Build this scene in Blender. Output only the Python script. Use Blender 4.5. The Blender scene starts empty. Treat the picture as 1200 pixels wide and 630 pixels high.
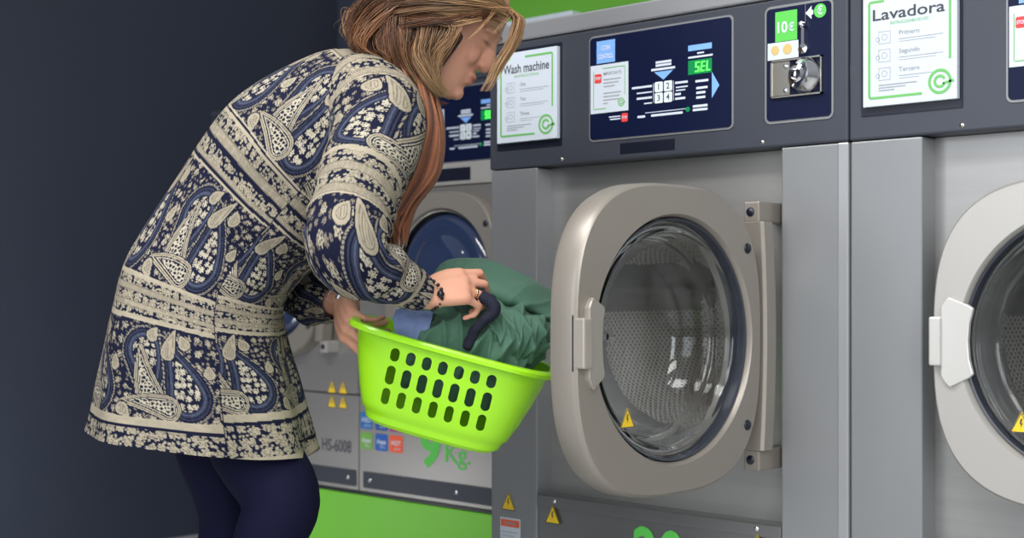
import bpy, bmesh, math, random
import numpy as np
from mathutils import Vector, Matrix
C = bpy.context.scene.collection
R = math.radians
random.seed(7); rng = np.random.default_rng(7)

# ------------------------------------------------------------------ camera frame and survey helpers
TH = R(43.6); FPX = 1667.0; CAMH = .95; DM = 2.2; DA = 2.76
CAM = Vector((0, -DM, CAMH))
RV = Vector((math.cos(TH), math.sin(TH), 0)); FV = Vector((-math.sin(TH), math.cos(TH), 0)); UV3 = Vector((0, 0, 1))
def at(px, py, Z):
    return CAM + RV*((px-600)/FPX*Z) + UV3*((340-py)/FPX*Z) + FV*Z
def ws(px, D=DM): return -D*math.tan(TH - math.atan((px-600)/FPX))
def wz(px, py, D=DM):
    a = math.atan((px-600)/FPX); return CAMH + (340-py)/FPX*D*math.cos(a)/math.cos(TH-a)

# ------------------------------------------------------------------ materials
def mat(name, col, rough=.5, metal=0, **k):
    m = bpy.data.materials.new(name); m.use_nodes = True
    nt = m.node_tree; b = nt.nodes['Principled BSDF']
    b.inputs['Base Color'].default_value = (*col, 1); b.inputs['Roughness'].default_value = rough
    b.inputs['Metallic'].default_value = metal
    for kk, v in k.items():
        if kk == 'emit': b.inputs['Emission Color'].default_value = (*col, 1); b.inputs['Emission Strength'].default_value = v
        elif kk == 'coat': b.inputs['Coat Weight'].default_value = v
        elif kk == 'sss':
            b.inputs['Subsurface Weight'].default_value = v; b.inputs['Subsurface Radius'].default_value = (.02, .008, .004)
        elif kk == 'sheen': b.inputs['Sheen Weight'].default_value = v
        elif kk == 'trans': b.inputs['Transmission Weight'].default_value = v
        elif kk == 'spec': b.inputs['Specular IOR Level'].default_value = v
        elif kk == 'ior': b.inputs['IOR'].default_value = v
    # subtle procedural variation, so nothing is a dead flat colour
    n = k.get('noise'); 
    if n:
        sc, amt, stretch, bump = n
        tc = nt.nodes.new('ShaderNodeTexCoord'); mp = nt.nodes.new('ShaderNodeMapping'); mp.inputs['Scale'].default_value = stretch
        nz = nt.nodes.new('ShaderNodeTexNoise'); nz.inputs['Scale'].default_value = sc; nz.inputs['Detail'].default_value = 4
        nt.links.new(tc.outputs['Object'], mp.inputs[0]); nt.links.new(mp.outputs[0], nz.inputs['Vector'])
        mx = nt.nodes.new('ShaderNodeMix'); mx.data_type = 'RGBA'; mx.inputs[6].default_value = (*[c*(1-amt) for c in col], 1)
        mx.inputs[7].default_value = (*[min(1, c*(1+amt)) for c in col], 1)
        nt.links.new(nz.outputs[0], mx.inputs[0]); nt.links.new(mx.outputs[2], b.inputs['Base Color'])
        if bump:
            bp = nt.nodes.new('ShaderNodeBump'); bp.inputs['Strength'].default_value = bump; bp.inputs['Distance'].default_value = .002
            nt.links.new(nz.outputs[0], bp.inputs['Height']); nt.links.new(bp.outputs[0], b.inputs['Normal'])
    return m
M = {}
M['fascia'] = mat('fascia_paint', (.050, .056, .074), .38, .15, noise=(3, .12, (1, 1, 1), 0))
M['silver'] = mat('silver_paint', (.36, .365, .385), .36, .55, noise=(2.5, .08, (1, 1, 1), 0))
M['column'] = mat('column_paint', (.27, .278, .29), .36, .35, noise=(2.2, .14, (1, 1, .4), 0))
M['column_edge'] = mat('column_edge', (.42, .43, .45), .32, .5)
M['steel'] = mat('brushed_steel', (.38, .375, .37), .36, .62, noise=(9, .12, (.25, 1, 6), .06))
M['steel_low'] = mat('lower_steel', (.27, .27, .275), .30, .8, noise=(7, .10, (.25, 1, 5), .05))
M['warm_steel'] = mat('warm_steel', (.33, .315, .30), .36, .6, noise=(5, .08, (.3, 1, 4), .03))
M['bezel'] = mat('bezel_champagne', (.30, .272, .24), .40, .4, noise=(4, .05, (1, 1, 1), 0), coat=0)
M['bezel_pale'] = mat('bezel_pale', (.46, .445, .42), .36, .35, noise=(4, .05, (1, 1, 1), 0))
M['handle'] = mat('handle_paint', (.44, .40, .355), .32, .45)
M['handle_pale'] = mat('handle_pale', (.58, .57, .55), .34, .3)
M['chrome'] = mat('chrome', (.75, .75, .77), .09, 1)
M['chrome_dull'] = mat('dull_chrome', (.55, .53, .48), .25, 1)
M['blue_dark'] = mat('display_film', (.003, .007, .034), .4, 0, spec=.2)
M['slot'] = mat('slot_dark', (.004, .006, .018), .4)
M['black'] = mat('black_plastic', (.006, .008, .02), .35)
M['kick'] = mat('kick_strip', (.025, .03, .045), .45)
M['white'] = mat('sign_white', (.60, .66, .74), .42)
M['green'] = mat('sign_green', (.10, .56, .08), .5)
M['green_l'] = mat('sign_green_light', (.15, .48, .12), .5)
M['textd'] = mat('letter_grey', (.05, .055, .07), .6)
M['textl'] = mat('letter_pale_grey', (.33, .35, .38), .6)
M['textw'] = mat('letter_white', (.62, .68, .80), .5)
M['blue_l'] = mat('label_blue', (.20, .42, .90), .5)
M['red'] = mat('label_red', (.75, .05, .05), .5)
M['orange'] = mat('label_orange', (.85, .12, .04), .5)
M['key'] = mat('key_white', (.72, .80, .85), .4)
M['led_bg'] = mat('led_window', (.004, .17, .05), .3, emit=.6)
M['led'] = mat('led_green', (.10, 1.0, .08), .3, emit=2.2)
M['yellow'] = mat('label_yellow', (.88, .60, .02), .45)
M['gold'] = mat('coin_gold', (.75, .55, .22), .4, .4)
M['plinth'] = mat('plinth_green', (.175, .56, .035), .42, 0, noise=(2, .06, (1, 1, 1), 0))
M['wallgreen'] = mat('wall_green', (.115, .36, .03), .6, 0, noise=(2, .06, (1, 1, 1), 0))
M['basket'] = mat('lime_plastic', (.36, .80, .012), .33, 0, sss=.12, coat=.15)
M['seal'] = mat('rubber_seal', (.03, .035, .05), .4)
M['floor'] = mat('floor_tile', (.50, .50, .50), .35, 0, noise=(3, .06, (1, 1, 1), 0))
M['ceiling'] = mat('ceiling_paint', (.7, .7, .7), .8)
M['clothg'] = mat('green_cotton', (.052, .135, .088), .75, 0, sheen=.08, noise=(60, .10, (1, 1, 1), .15))
M['clothn'] = mat('navy_knit', (.005, .006, .022), .85, 0, noise=(220, .3, (1, 1, 1), .4))
M['clothb'] = mat('pale_blue_cotton', (.16, .22, .42), .8, 0, noise=(60, .10, (1, 1, 1), .1))
M['scarf'] = mat('rust_scarf', (.235, .085, .038), .85, 0, sheen=.08, noise=(90, .22, (1, 1, 1), .3))
M['tights'] = mat('navy_tights', (.0055, .0060, .024), .8, 0, spec=.12)
M['boot'] = mat('boot_leather', (.02, .018, .018), .4)
M['bead'] = mat('black_bead', (.008, .008, .012), .25)
M['ringg'] = mat('ring_gold', (.75, .45, .2), .2, 1)
M['stone'] = mat('ring_stone', (.006, .006, .02), .1)
def wallmat():
    m = mat('navy_wall', (.05, .06, .1), .55); nt = m.node_tree; b = nt.nodes['Principled BSDF']
    tc = nt.nodes.new('ShaderNodeTexCoord'); nz = nt.nodes.new('ShaderNodeTexNoise'); nz.inputs['Scale'].default_value = 1.2
    rp = nt.nodes.new('ShaderNodeValToRGB')
    rp.color_ramp.elements[0].color = (.027, .034, .058, 1); rp.color_ramp.elements[1].color = (.033, .040, .064, 1)
    nt.links.new(tc.outputs['Object'], nz.inputs['Vector']); nt.links.new(nz.outputs[0], rp.inputs[0]); nt.links.new(rp.outputs[0], b.inputs['Base Color'])
    return m
M['wall'] = wallmat()
def attrmat(name, attr, rough, sheen=0, sss=0, spec=.5, weave=0):
    m = mat(name, (.5, .5, .5), rough, 0, sheen=sheen, sss=sss); nt = m.node_tree; b = nt.nodes['Principled BSDF']
    b.inputs['Specular IOR Level'].default_value = spec
    a = nt.nodes.new('ShaderNodeVertexColor'); a.layer_name = attr; nt.links.new(a.outputs[0], b.inputs['Base Color'])
    if weave:
        tc = nt.nodes.new('ShaderNodeTexCoord'); nz = nt.nodes.new('ShaderNodeTexNoise'); nz.inputs['Scale'].default_value = weave
        bp = nt.nodes.new('ShaderNodeBump'); bp.inputs['Strength'].default_value = .35; bp.inputs['Distance'].default_value = .001
        nt.links.new(tc.outputs['Object'], nz.inputs['Vector']); nt.links.new(nz.outputs[0], bp.inputs['Height']); nt.links.new(bp.outputs[0], b.inputs['Normal'])
    return m
M['tunic'] = attrmat('tunic_print', 'Col', .85, 0, 0, .15, 300)
M['skin'] = attrmat('skin', 'Col', .55, 0, .10, .3)
M['hair'] = attrmat('hair', 'Col', .38, 0, 0, .5)
def drummat():
    m = mat('perforated_drum', (.5, .5, .5), .34, .45); nt = m.node_tree; b = nt.nodes['Principled BSDF']
    uv = nt.nodes.new('ShaderNodeUVMap'); mp = nt.nodes.new('ShaderNodeMapping'); mp.inputs['Rotation'].default_value = (0, 0, R(45))
    vo = nt.nodes.new('ShaderNodeTexVoronoi'); vo.voronoi_dimensions = '2D'; vo.inputs['Randomness'].default_value = 0; vo.inputs['Scale'].default_value = 92
    rp = nt.nodes.new('ShaderNodeValToRGB'); e = rp.color_ramp.elements
    e[0].position = .14; e[0].color = (.24, .23, .22, 1); e[1].position = .36; e[1].color = (.85, .82, .78, 1)
    bp = nt.nodes.new('ShaderNodeBump'); bp.inputs['Strength'].default_value = .7; bp.inputs['Distance'].default_value = .006
    nt.links.new(uv.outputs[0], mp.inputs[0]); nt.links.new(mp.outputs[0], vo.inputs['Vector'])
    nt.links.new(vo.outputs['Distance'], rp.inputs[0]); nt.links.new(rp.outputs[0], b.inputs['Base Color'])
    nt.links.new(vo.outputs['Distance'], bp.inputs['Height']); nt.links.new(bp.outputs[0], b.inputs['Normal'])
    return m
M['drum'] = drummat()
M['glass'] = mat('door_glass', (.93, .96, .97), .02, 0, trans=1, ior=1.35)
M['glass_blue'] = mat('door_glass_dark', (.02, .035, .09), .06, 0, coat=.6)

# ------------------------------------------------------------------ mesh helpers
def link(o, parent=None):
    C.objects.link(o)
    if parent is not None: o.parent = parent
    return o
def mk(name, V, F, m, parent=None, smooth=False, uv=None):
    me = bpy.data.meshes.new(name); me.from_pydata([tuple(v) for v in V], [], F); me.update()
    if smooth: me.polygons.foreach_set('use_smooth', [True]*len(me.polygons))
    if m: me.materials.append(m)
    if uv is not None:
        l = me.uv_layers.new(name='UVMap'); vi = np.zeros(len(me.loops), dtype=np.int32); me.loops.foreach_get('vertex_index', vi)
        l.data.foreach_set('uv', np.asarray(uv, dtype=np.float32)[vi].ravel())
    return link(bpy.data.objects.new(name, me), parent)
class MB:
    def __init__(s): s.V = []; s.F = []
    def add(s, V, F):
        n = len(s.V); s.V += [Vector(v) for v in V]; s.F += [tuple(i+n for i in f) for f in F]; return s
    def box(s, x0, x1, y0, y1, z0, z1):
        return s.add([(x0,y0,z0),(x1,y0,z0),(x1,y1,z0),(x0,y1,z0),(x0,y0,z1),(x1,y0,z1),(x1,y1,z1),(x0,y1,z1)],
                     [(0,3,2,1),(4,5,6,7),(0,1,5,4),(1,2,6,5),(2,3,7,6),(3,0,4,7)])
    def prism(s, P, y0, y1):      # polygon in x,z (counter-clockwise seen from -y), from y0 (front) to y1
        n = len(P); V = [(p[0], y0, p[1]) for p in P] + [(p[0], y1, p[1]) for p in P]
        return s.add(V, [tuple(range(n)), tuple(range(2*n-1, n-1, -1))] + [(i, i+n, (i+1) % n+n, (i+1) % n) for i in range(n)])
    def rbox(s, x0, x1, z0, z1, r, y0, y1, n=6):
        P = []
        for cx, cz, a0 in ((x1-r, z0+r, -90), (x1-r, z1-r, 0), (x0+r, z1-r, 90), (x0+r, z0+r, 180)):
            for i in range(n+1): a = R(a0+90*i/n); P.append((cx+r*math.cos(a), cz+r*math.sin(a)))
        return s.prism(P, y0, y1)
    def ring_loft(s, rings, close=False, cap0=False, cap1=False):
        n = len(rings[0]); V = [v for r in rings for v in r]; F = []; k = len(rings)
        for j in range(k if close else k-1):
            a = j*n; b = ((j+1) % k)*n
            for i in range(n): F.append((a+i, a+(i+1) % n, b+(i+1) % n, b+i))
        if cap0: F.append(tuple(range(n-1, -1, -1)))
        if cap1: F.append(tuple(range((k-1)*n, k*n)))
        return s.add(V, F)
    def lathe(s, prof, c=(0, 0, 0), n=64, close=False):     # prof of (r, y), axis along y
        rings = [[(c[0]+r*math.cos(2*math.pi*i/n), c[1]+y, c[2]+r*math.sin(2*math.pi*i/n)) for i in range(n)] for r, y in prof]
        return s.ring_loft(rings, close)
    def tube(s, pts, rad, n=12, flat=1.0, up=None):
        pts = [Vector(p) for p in pts]; rad = rad if hasattr(rad, '__len__') else [rad]*len(pts)
        T = [(pts[min(i+1, len(pts)-1)]-pts[max(i-1, 0)]).normalized() for i in range(len(pts))]
        u = Vector(up) if up is not None else (Vector((0, 0, 1)) if abs(T[0].z) < .9 else Vector((1, 0, 0)))
        rings = []; pr = []; rr = []
        # rounded ends
        for k, a in ((0, -80), (0, -50), (0, -20)): pr.append((pts[0]+T[0]*(rad[0]*math.sin(R(a))), T[0], rad[0]*math.cos(R(a))))
        for p, t, r in zip(pts, T, rad): pr.append((p, t, r))
        for a in (20, 50, 80): pr.append((pts[-1]+T[-1]*(rad[-1]*math.sin(R(a))), T[-1], rad[-1]*math.cos(R(a))))
        for p, t, r in pr:
            u = (u - t*u.dot(t)).normalized(); w = t.cross(u)
            rings.append([p+u*(r*flat*math.cos(2*math.pi*i/n))+w*(r*math.sin(2*math.pi*i/n)) for i in range(n)])
        return s.ring_loft(rings, cap0=True, cap1=True)
    def ell(s, c, ax, n=20):      # ellipsoid, ax = three vectors
        rings = []
        for j in range(1, n):
            a = math.pi*j/n
            rings.append([Vector(c)+Vector(ax[2])*math.cos(a)+(Vector(ax[0])*math.cos(2*math.pi*i/n)+Vector(ax[1])*math.sin(2*math.pi*i/n))*math.sin(a) for i in range(n)])
        return s.ring_loft(rings, cap0=True, cap1=True)
    def build(s, name, m, parent=None, smooth=False, bevel=0, angle=None):
        o = mk(name, s.V, s.F, m, parent, smooth)
        bm = bmesh.new(); bm.from_mesh(o.data); bmesh.ops.recalc_face_normals(bm, faces=bm.faces)
        if bevel:
            ed = [e for e in bm.edges if len(e.link_faces) == 2 and e.calc_face_angle(0) > .5]
            bmesh.ops.bevel(bm, geom=ed, offset=bevel, segments=2, profile=.5, affect='EDGES', clamp_overlap=True)
        bm.to_mesh(o.data); bm.free()
        if smooth and angle is not None:
            try: o.data.set_sharp_from_angle(angle=R(angle))
            except Exception: pass
        return o
def thing(name, label, cat, loc=(0, 0, 0), group=None):
    o = bpy.data.objects.new(name, None); o.empty_display_size = .1; link(o); o.location = loc
    o['label'] = label; o['category'] = cat
    if group: o['group'] = group
    return o
def tag(o, label, cat, group=None):
    o['label'] = label; o['category'] = cat
    if group: o['group'] = group
    return o
_tc = {}
def textmesh(body, bold):
    if (body, bold) in _tc: return _tc[(body, bold)]
    cu = bpy.data.curves.new('t', 'FONT'); cu.body = body; cu.size = 1; cu.align_x = 'LEFT'; cu.offset = bold; cu.resolution_u = 4
    ob = bpy.data.objects.new('t', cu); C.objects.link(ob); dg = bpy.context.evaluated_depsgraph_get(); dg.update()
    me = bpy.data.meshes.new_from_object(ob.evaluated_get(dg)); V = [(v.co.x, v.co.y) for v in me.vertices]; F = [tuple(p.vertices) for p in me.polygons]
    bpy.data.objects.remove(ob); bpy.data.curves.remove(cu); bpy.data.meshes.remove(me)
    _tc[(body, bold)] = (V, F); return V, F
class Flat(MB):                   # flat marks on a face that looks towards -y
    def __init__(s, y): super().__init__(); s.y = y
    def rect(s, x0, z0, x1, z1): return s.add([(x0, s.y, z0), (x1, s.y, z0), (x1, s.y, z1), (x0, s.y, z1)], [(0, 1, 2, 3)])
    def poly(s, P): return s.add([(p[0], s.y, p[1]) for p in P], [tuple(range(len(P)))])
    def arc(s, cx, cz, r, w, a0=0, a1=360, n=40):
        V = []; F = []
        for i in range(n+1):
            a = R(a0+(a1-a0)*i/n)
            for q in (r-w/2, r+w/2): V.append((cx+q*math.cos(a), s.y, cz+q*math.sin(a)))
        for i in range(n): F.append((2*i, 2*i+1, 2*i+3, 2*i+2))
        return s.add(V, F)
    def disc(s, cx, cz, r, n=28, sx=1): return s.poly([(cx+r*sx*math.cos(2*math.pi*i/n), cz+r*math.sin(2*math.pi*i/n)) for i in range(n)])
    def rrect(s, x0, z0, x1, z1, r):
        P = []
        for cx, cz, a0 in ((x1-r, z0+r, -90), (x1-r, z1-r, 0), (x0+r, z1-r, 90), (x0+r, z0+r, 180)):
            for i in range(6): a = R(a0+18*i); P.append((cx+r*math.cos(a), cz+r*math.sin(a)))
        return s.poly(P)
    def text(s, body, x, z, h=None, width=None, bold=0, align='l'):   # h = cap height; width = fit to it
        V, F = textmesh(body, bold); x0 = min(v[0] for v in V); x1 = max(v[0] for v in V)
        k = (h or .01)/.69; kx = k if width is None else width/(x1-x0)
        ox = x - (x0*kx if align == 'l' else (x0+x1)/2*kx if align == 'c' else x1*kx)
        return s.add([(ox+v[0]*kx, s.y, z+v[1]*k) for v in V], F)
    def build(s, name, m, parent=None):
        o = mk(name, s.V, s.F, m, parent); return o
def split(o):                    # one object for each loose piece
    me = o.data; n = len(me.vertices); par = list(range(n))
    def f(i):
        while par[i] != i: par[i] = par[par[i]]; i = par[i]
        return i
    for e in me.edges: a, b = f(e.vertices[0]), f(e.vertices[1]); par[a] = b
    gr = {}
    for p in me.polygons: gr.setdefault(f(p.vertices[0]), []).append(p)
    if len(gr) < 2: return [o]
    out = []; sm = me.polygons[0].use_smooth
    for g in gr.values():
        ids = sorted({v for p in g for v in p.vertices}); mp = {v: i for i, v in enumerate(ids)}
        out.append(mk(o.name.split('.')[0], [me.vertices[v].co for v in ids], [[mp[v] for v in p.vertices] for p in g], me.materials[0], o.parent, sm))
    bpy.data.objects.remove(o); return out
# ---- value noise
def hsh(ix, iy, iz, sd=0):
    h = (ix.astype(np.int64)*374761393 + iy.astype(np.int64)*668265263 + iz.astype(np.int64)*2147483647 + sd*1274126177) & 0xffffffff
    h = ((h ^ (h >> 13))*1274126177) & 0xffffffff; h = h ^ (h >> 16)
    return (h & 0xffffff)/float(0xffffff)
def vnoise(P, sc, sd=0):
    Q = P*sc; I = np.floor(Q); f = Q-I; f = f*f*(3-2*f); r = 0
    for dx in (0, 1):
        for dy in (0, 1):
            for dz in (0, 1):
                w = (f[:, 0] if dx else 1-f[:, 0])*(f[:, 1] if dy else 1-f[:, 1])*(f[:, 2] if dz else 1-f[:, 2])
                r = r + w*hsh(I[:, 0]+dx, I[:, 1]+dy, I[:, 2]+dz, sd)
    return r*2-1
def co_of(me):
    a = np.zeros(len(me.vertices)*3, dtype=np.float64); me.vertices.foreach_get('co', a); return a.reshape(-1, 3)
def no_of(me):
    a = np.zeros(len(me.vertices)*3, dtype=np.float32); me.vertices.foreach_get('normal', a); return a.reshape(-1, 3).astype(np.float64)
def set_co(me, a): me.vertices.foreach_set('co', a.astype(np.float32).ravel()); me.update()
def set_col(me, col):
    at_ = me.color_attributes.new('Col', 'FLOAT_COLOR', 'POINT')
    c4 = np.ones((len(me.vertices), 4), dtype=np.float32); c4[:, :3] = col; at_.data.foreach_set('color', c4.ravel())
def remeshed(o, vox, smooth=4, fac=.5):
    md = o.modifiers.new('r', 'REMESH'); md.mode = 'VOXEL'; md.voxel_size = vox; md.use_smooth_shade = True
    if smooth: ms = o.modifiers.new('s', 'SMOOTH'); ms.iterations = smooth; ms.factor = fac
    dg = bpy.context.evaluated_depsgraph_get(); dg.update()
    me = bpy.data.meshes.new_from_object(o.evaluated_get(dg)); o.modifiers.clear(); old = o.data; mats = list(old.materials)
    o.data = me; me.name = o.name
    if not me.materials and mats: me.materials.append(mats[0])
    me.polygons.foreach_set('use_smooth', [True]*len(me.polygons)); me.update()
    return o
def spline(P, n):                 # Catmull-Rom through rows of P
    P = np.asarray(P, dtype=float); k = len(P); t = np.linspace(0, k-1, n); i = np.clip(np.floor(t).astype(int), 0, k-2); f = (t-i)[:, None]
    p0 = P[np.maximum(i-1, 0)]; p1 = P[i]; p2 = P[i+1]; p3 = P[np.minimum(i+2, k-1)]
    return .5*((2*p1)+(-p0+p2)*f+(2*p0-5*p1+4*p2-p3)*f**2+(-p0+3*p1-3*p2+p3)*f**3)
def gridmesh(name, G, m, parent, wrap=True, smooth=True):   # G: rows x cols x 3
    r, c, _ = G.shape; me = bpy.data.meshes.new(name); me.vertices.add(r*c); me.vertices.foreach_set('co', G.astype(np.float32).ravel())
    cc = c if wrap else c-1
    i = np.arange(r-1)[:, None]*c; j = np.arange(cc)[None, :]; j2 = (j+1) % c
    q = np.stack([i+j, i+j2, i+c+j2, i+c+j], -1).reshape(-1, 4); nf = len(q)
    me.loops.add(nf*4); me.loops.foreach_set('vertex_index', q.ravel().astype(np.int32)); me.polygons.add(nf)
    me.polygons.foreach_set('loop_start', np.arange(0, nf*4, 4, dtype=np.int32))
    me.update(calc_edges=True); me.validate()
    if smooth: me.polygons.foreach_set('use_smooth', [True]*nf)
    me.materials.append(m); return link(bpy.data.objects.new(name, me), parent)
# ------------------------------------------------------------------ room
def struct(o): o['kind'] = 'structure'; return o
YB = .98
struct(MB().box(-4.71, 3.2, -4.5, 3.4, -.06, 0).build('floor', M['floor']))
struct(MB().box(-3.87, -3.3, YB, YB+.1, 0, 2.9).build('wall_back', M['wall']))
struct(MB().box(-4.71, 3.2, 3.4, 3.5, 0, 2.9).build('wall_rear', M['wall']))
struct(MB().box(-3.3, 3.2, YB, YB+.1, 0, 2.9).build('wall_back_green', M['wallgreen']))
struct(MB().box(-4.81, -4.71, -4.5, 3.5, 0, 2.9).build('wall_left', M['wall']))

# ------------------------------------------------------------------ marks
def emblem(F, cx, cz, r, w):
    F.arc(cx, cz, r, w, 0, 360, 48); F.arc(cx, cz, r*.48, w*.95, 25, 335, 30)
    F.poly([(cx+r*.3, cz-r*.30), (cx+r*1.38, cz-r*.12), (cx+r*1.34, cz+r*.1), (cx+r*.26, cz-r*.1)])
def instruction_sign(parent, x0, z0, title, sub, steps):
    w, h, y = .172, .190, -.012
    o = MB().box(x0, x0+w, -.012, -.002, z0, z0+h).build('instruction_sign', M['white'], parent, bevel=.0008)
    y -= .0006
    g = Flat(y); t = .0042; a, b, c, d = x0+.010, x0+w-.010, z0+.012, z0+h-.010
    g.rect(a, c+.006, a+t, d-.006); g.rect(a+.006, c, b-.052, c+t); g.arc(a+.0062, c+.0062, .0062-t/2, t, 180, 270, 8); g.arc(a+.0062, d-.0062, .0062-t/2, t, 90, 180, 8)
    g.rect(a+.006, d-t, a+.03, d); g.rect(x0+w*.48, d-t, b-.006, d); g.arc(b-.0062, d-.0062, .0062-t/2, t, 0, 90, 8); g.rect(b-t, c+.055, b, d-.006)
    g.build('green_border', M['green_l'], o)
    g = Flat(y-.0003); emblem(g, x0+w-.030, z0+.031, .0185, .0046); g.build('emblem', M['green_l'], o)
    g = Flat(y); g.text(title, x0+.019, z0+h-.044, h=.0185, width=.132, bold=.012); g.build('title_lettering', M['textd'], o)
    g = Flat(y); g.text(sub, x0+.052, z0+h-.054, h=.005, width=.07); g.build('subtitle_lettering', M['green_l'], o)
    g = Flat(y)
    for k, s in enumerate(steps):
        z = z0+h-.073-.031*k
        g.text(s, x0+.068, z, h=.0075, width=.0075*len(s)*.72, bold=.01)
        g.rect(x0+.068, z-.0075, x0+.148-.02*(k == 2), z-.0066); g.rect(x0+.068, z-.0118, x0+.135-.03*(k == 2), z-.0111)
        for q in (0, .0205): g.rect(x0+.030, z-.012+q, x0+.052, z-.0113+q)
        for q in (0, .0213): g.rect(x0+.030+q, z-.012, x0+.0307+q, z+.0092)
        g.arc(x0+.041, z-.001, .005, .0008); g.arc(x0+.0285, z-.004, .0035, .0008)
    for q in range(3): g.rect(x0+.030, z0+.034-q*.0045, x0+.100-.02*q, z0+.0358-q*.0045)
    g.build('step_lettering', M['textl'], o)
    return o
def sel_panel(parent, x0, z0, yb=0):
    """dark display panel; x0,z0 = its lower left corner; measured 0.344 x 0.205"""
    w, h = .344, .205; y = yb-.0045
    o = MB().rbox(x0, x0+w, z0, z0+h, .008, yb-.004, yb+.001).build('control_panel', M['blue_dark'], parent)
    rim = MB(); rim.rbox(x0-.004, x0+w+.004, z0-.004, z0+h+.004, .011, yb-.002, yb+.0015).build('panel_rim', M['column'], o)
    g = Flat(y); g.rect(x0+.018, z0+.152, x0+.066, z0+.197); g.build('blue_sticker', M['blue_l'], o)
    g = Flat(y-.0006); g.text('COIN', x0+.042, z0+.178, h=.009, width=.024, bold=.03, align='c'); g.text('CONTROL', x0+.042, z0+.161, h=.009, width=.040, bold=.03, align='c'); g.build('blue_sticker_lettering', M['textw'], o)
    g = Flat(y); g.rect(x0+.002, z0+.052, x0+.100, z0+.149); n = g.build('notice', M['white'], o)
    g = Flat(y-.0006); g.rect(x0+.0095, z0+.062, x0+.011, z0+.137); g.rect(x0+.011, z0+.060, x0+.043, z0+.0615); g.rect(x0+.034, z0+.1405, x0+.091, z0+.142); g.rect(x0+.0905, z0+.085, x0+.092, z0+.14)
    emblem(g, x0+.082, z0+.070, .0075, .002); g.build('notice_border', M['green_l'], o)
    g = Flat(y-.0006); g.rrect(x0+.013, z0+.113, x0+.031, z0+.131, .003); g.rrect(x0+.083, z0+.030, x0+.099, z0+.047, .002); split(g.build('stop_mark', M['red'], o))
    g = Flat(y-.001); g.text('STOP', x0+.022, z0+.1195, h=.0055, width=.0145, bold=.03, align='c'); g.text('STOP', x0+.091, z0+.0365, h=.0045, width=.013, bold=.03, align='c'); g.build('stop_lettering', M['textw'], o)
    g = Flat(y-.0006); g.text('IMPORTANTE:', x0+.036, z0+.127, h=.0062, width=.047, bold=.02)
    for k, q in enumerate((.045, .04, .030, 0, .046, .042, .040, .012)):
        if q: g.rect(x0+.036, z0+.117-.0068*k, x0+.036+q, z0+.1192-.0068*k)
    g.build('notice_lettering', M['textl'], o)
    cx = x0+.187; cz = z0+.080
    g = Flat(y)
    for i in (0, 1):
        for j in (0, 1): g.rrect(cx-.0215+.0225*i, cz-.021+.0215*j, cx-.0015+.0225*i, cz-.001+.0215*j, .003)
    split(g.build('key', M['key'], o))
    g = Flat(y-.0006)
    for i, c in enumerate('1234'): g.text(c, cx-.0115+.0225*(i % 2), cz+.005-.0215*(i//2), h=.0115, bold=.01, align='c')
    g.build('key_digits', M['textd'], o)
    g = Flat(y); g.poly([(cx-.023, cz+.040), (cx, cz+.0235), (cx+.023, cz+.040)]); g.poly([(cx+.114, cz-.023), (cx+.131, cz), (cx+.114, cz+.027)]); g.rect(cx+.059, cz+.071, cx+.114, cz+.082)
    split(g.build('blue_mark', M['blue_l'], o))
    g = Flat(y)
    for a, b, c in ((-.019, .019, .056), (-.019, .019, .050), (-.030, .028, .0425)): g.rect(cx+a, cz+c, cx+b, cz+c+.0045)
    g.rect(cx+.080, cz+.064, cx+.096, cz+.067); g.rect(cx+.059, cz+.057, cx+.116, cz+.0605)
    for a, b, c in ((-.078, -.028, .012), (-.066, -.028, .0015), (-.066, -.028, -.010), (-.048, -.028, -.020), (.028, .058, .012), (.030, .058, .004), (.030, .052, -.002), (.028, .042, -.010), (.028, .052, -.0185)):
        g.rect(cx+a, cz+c, cx+b, cz+c+(.0042 if a in (-.078, .028) or c == -.010 else .0026))
    for q in (-.025, .0235): g.rect(cx+q, cz-.019, cx+q+.0012, cz+.019)
    for k, (a, b) in enumerate(((.076, .106), (.078, .104), (.078, .099), (.078, .099))): g.rect(cx+a, cz+.006-.009*k+(.004 if k == 0 else 0), cx+b, cz+.0105-.009*k+(.004 if k == 0 else 0))
    g.rect(cx-.045, cz-.038, cx+.054, cz-.0366); g.rect(cx-.064, cz-.046, cx-.045, cz-.0415); g.rect(cx-.030, cz-.046, cx+.046, cz-.0415)
    g.rect(cx+.070, cz-.037, cx+.104, cz-.0325); g.rect(cx+.070, cz-.044, cx+.104, cz-.0395); g.rect(x0+.050, z0+.041, x0+.080, z0+.0435); g.rect(x0+.053, z0+.036, x0+.080, z0+.0385)
    g.build('panel_lettering', M['textw'], o)
    g = Flat(y); g.rect(cx+.059, cz+.026, cx+.114, cz+.053); g.build('display_window', M['led_bg'], o); g = Flat(y); g.disc(cx+.058, cz-.039, .005); g.build('indicator_lamp', M['led_bg'], o)
    g = Flat(y-.0006); seg = .0028; gx = cx+.075
    def bar(x, z, w_, h_): sk = .10*(z-(cz+.03)); g.poly([(x+sk, z), (x+w_+sk, z), (x+w_+sk+.1*h_, z+h_), (x+sk+.1*h_, z+h_)])
    for c, on in zip('SEL', ('agfdc'.replace('g', 'g')+'', 'afged', 'fed')):
        X = gx; Z = cz+.030; W_ = .0095; H_ = .019
        if c == 'S': on = 'afgcd'
        if 'a' in on: bar(X, Z+H_-seg*.8, W_, seg*.8)
        if 'g' in on: bar(X, Z+H_/2-seg*.4, W_, seg*.8)
        if 'd' in on: bar(X, Z, W_, seg*.8)
        if 'f' in on: bar(X, Z+H_/2, seg, H_/2)
        if 'e' in on: bar(X, Z, seg, H_/2)
        if 'c' in on: bar(X+W_-seg, Z, seg, H_/2)
        gx += .013
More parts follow.
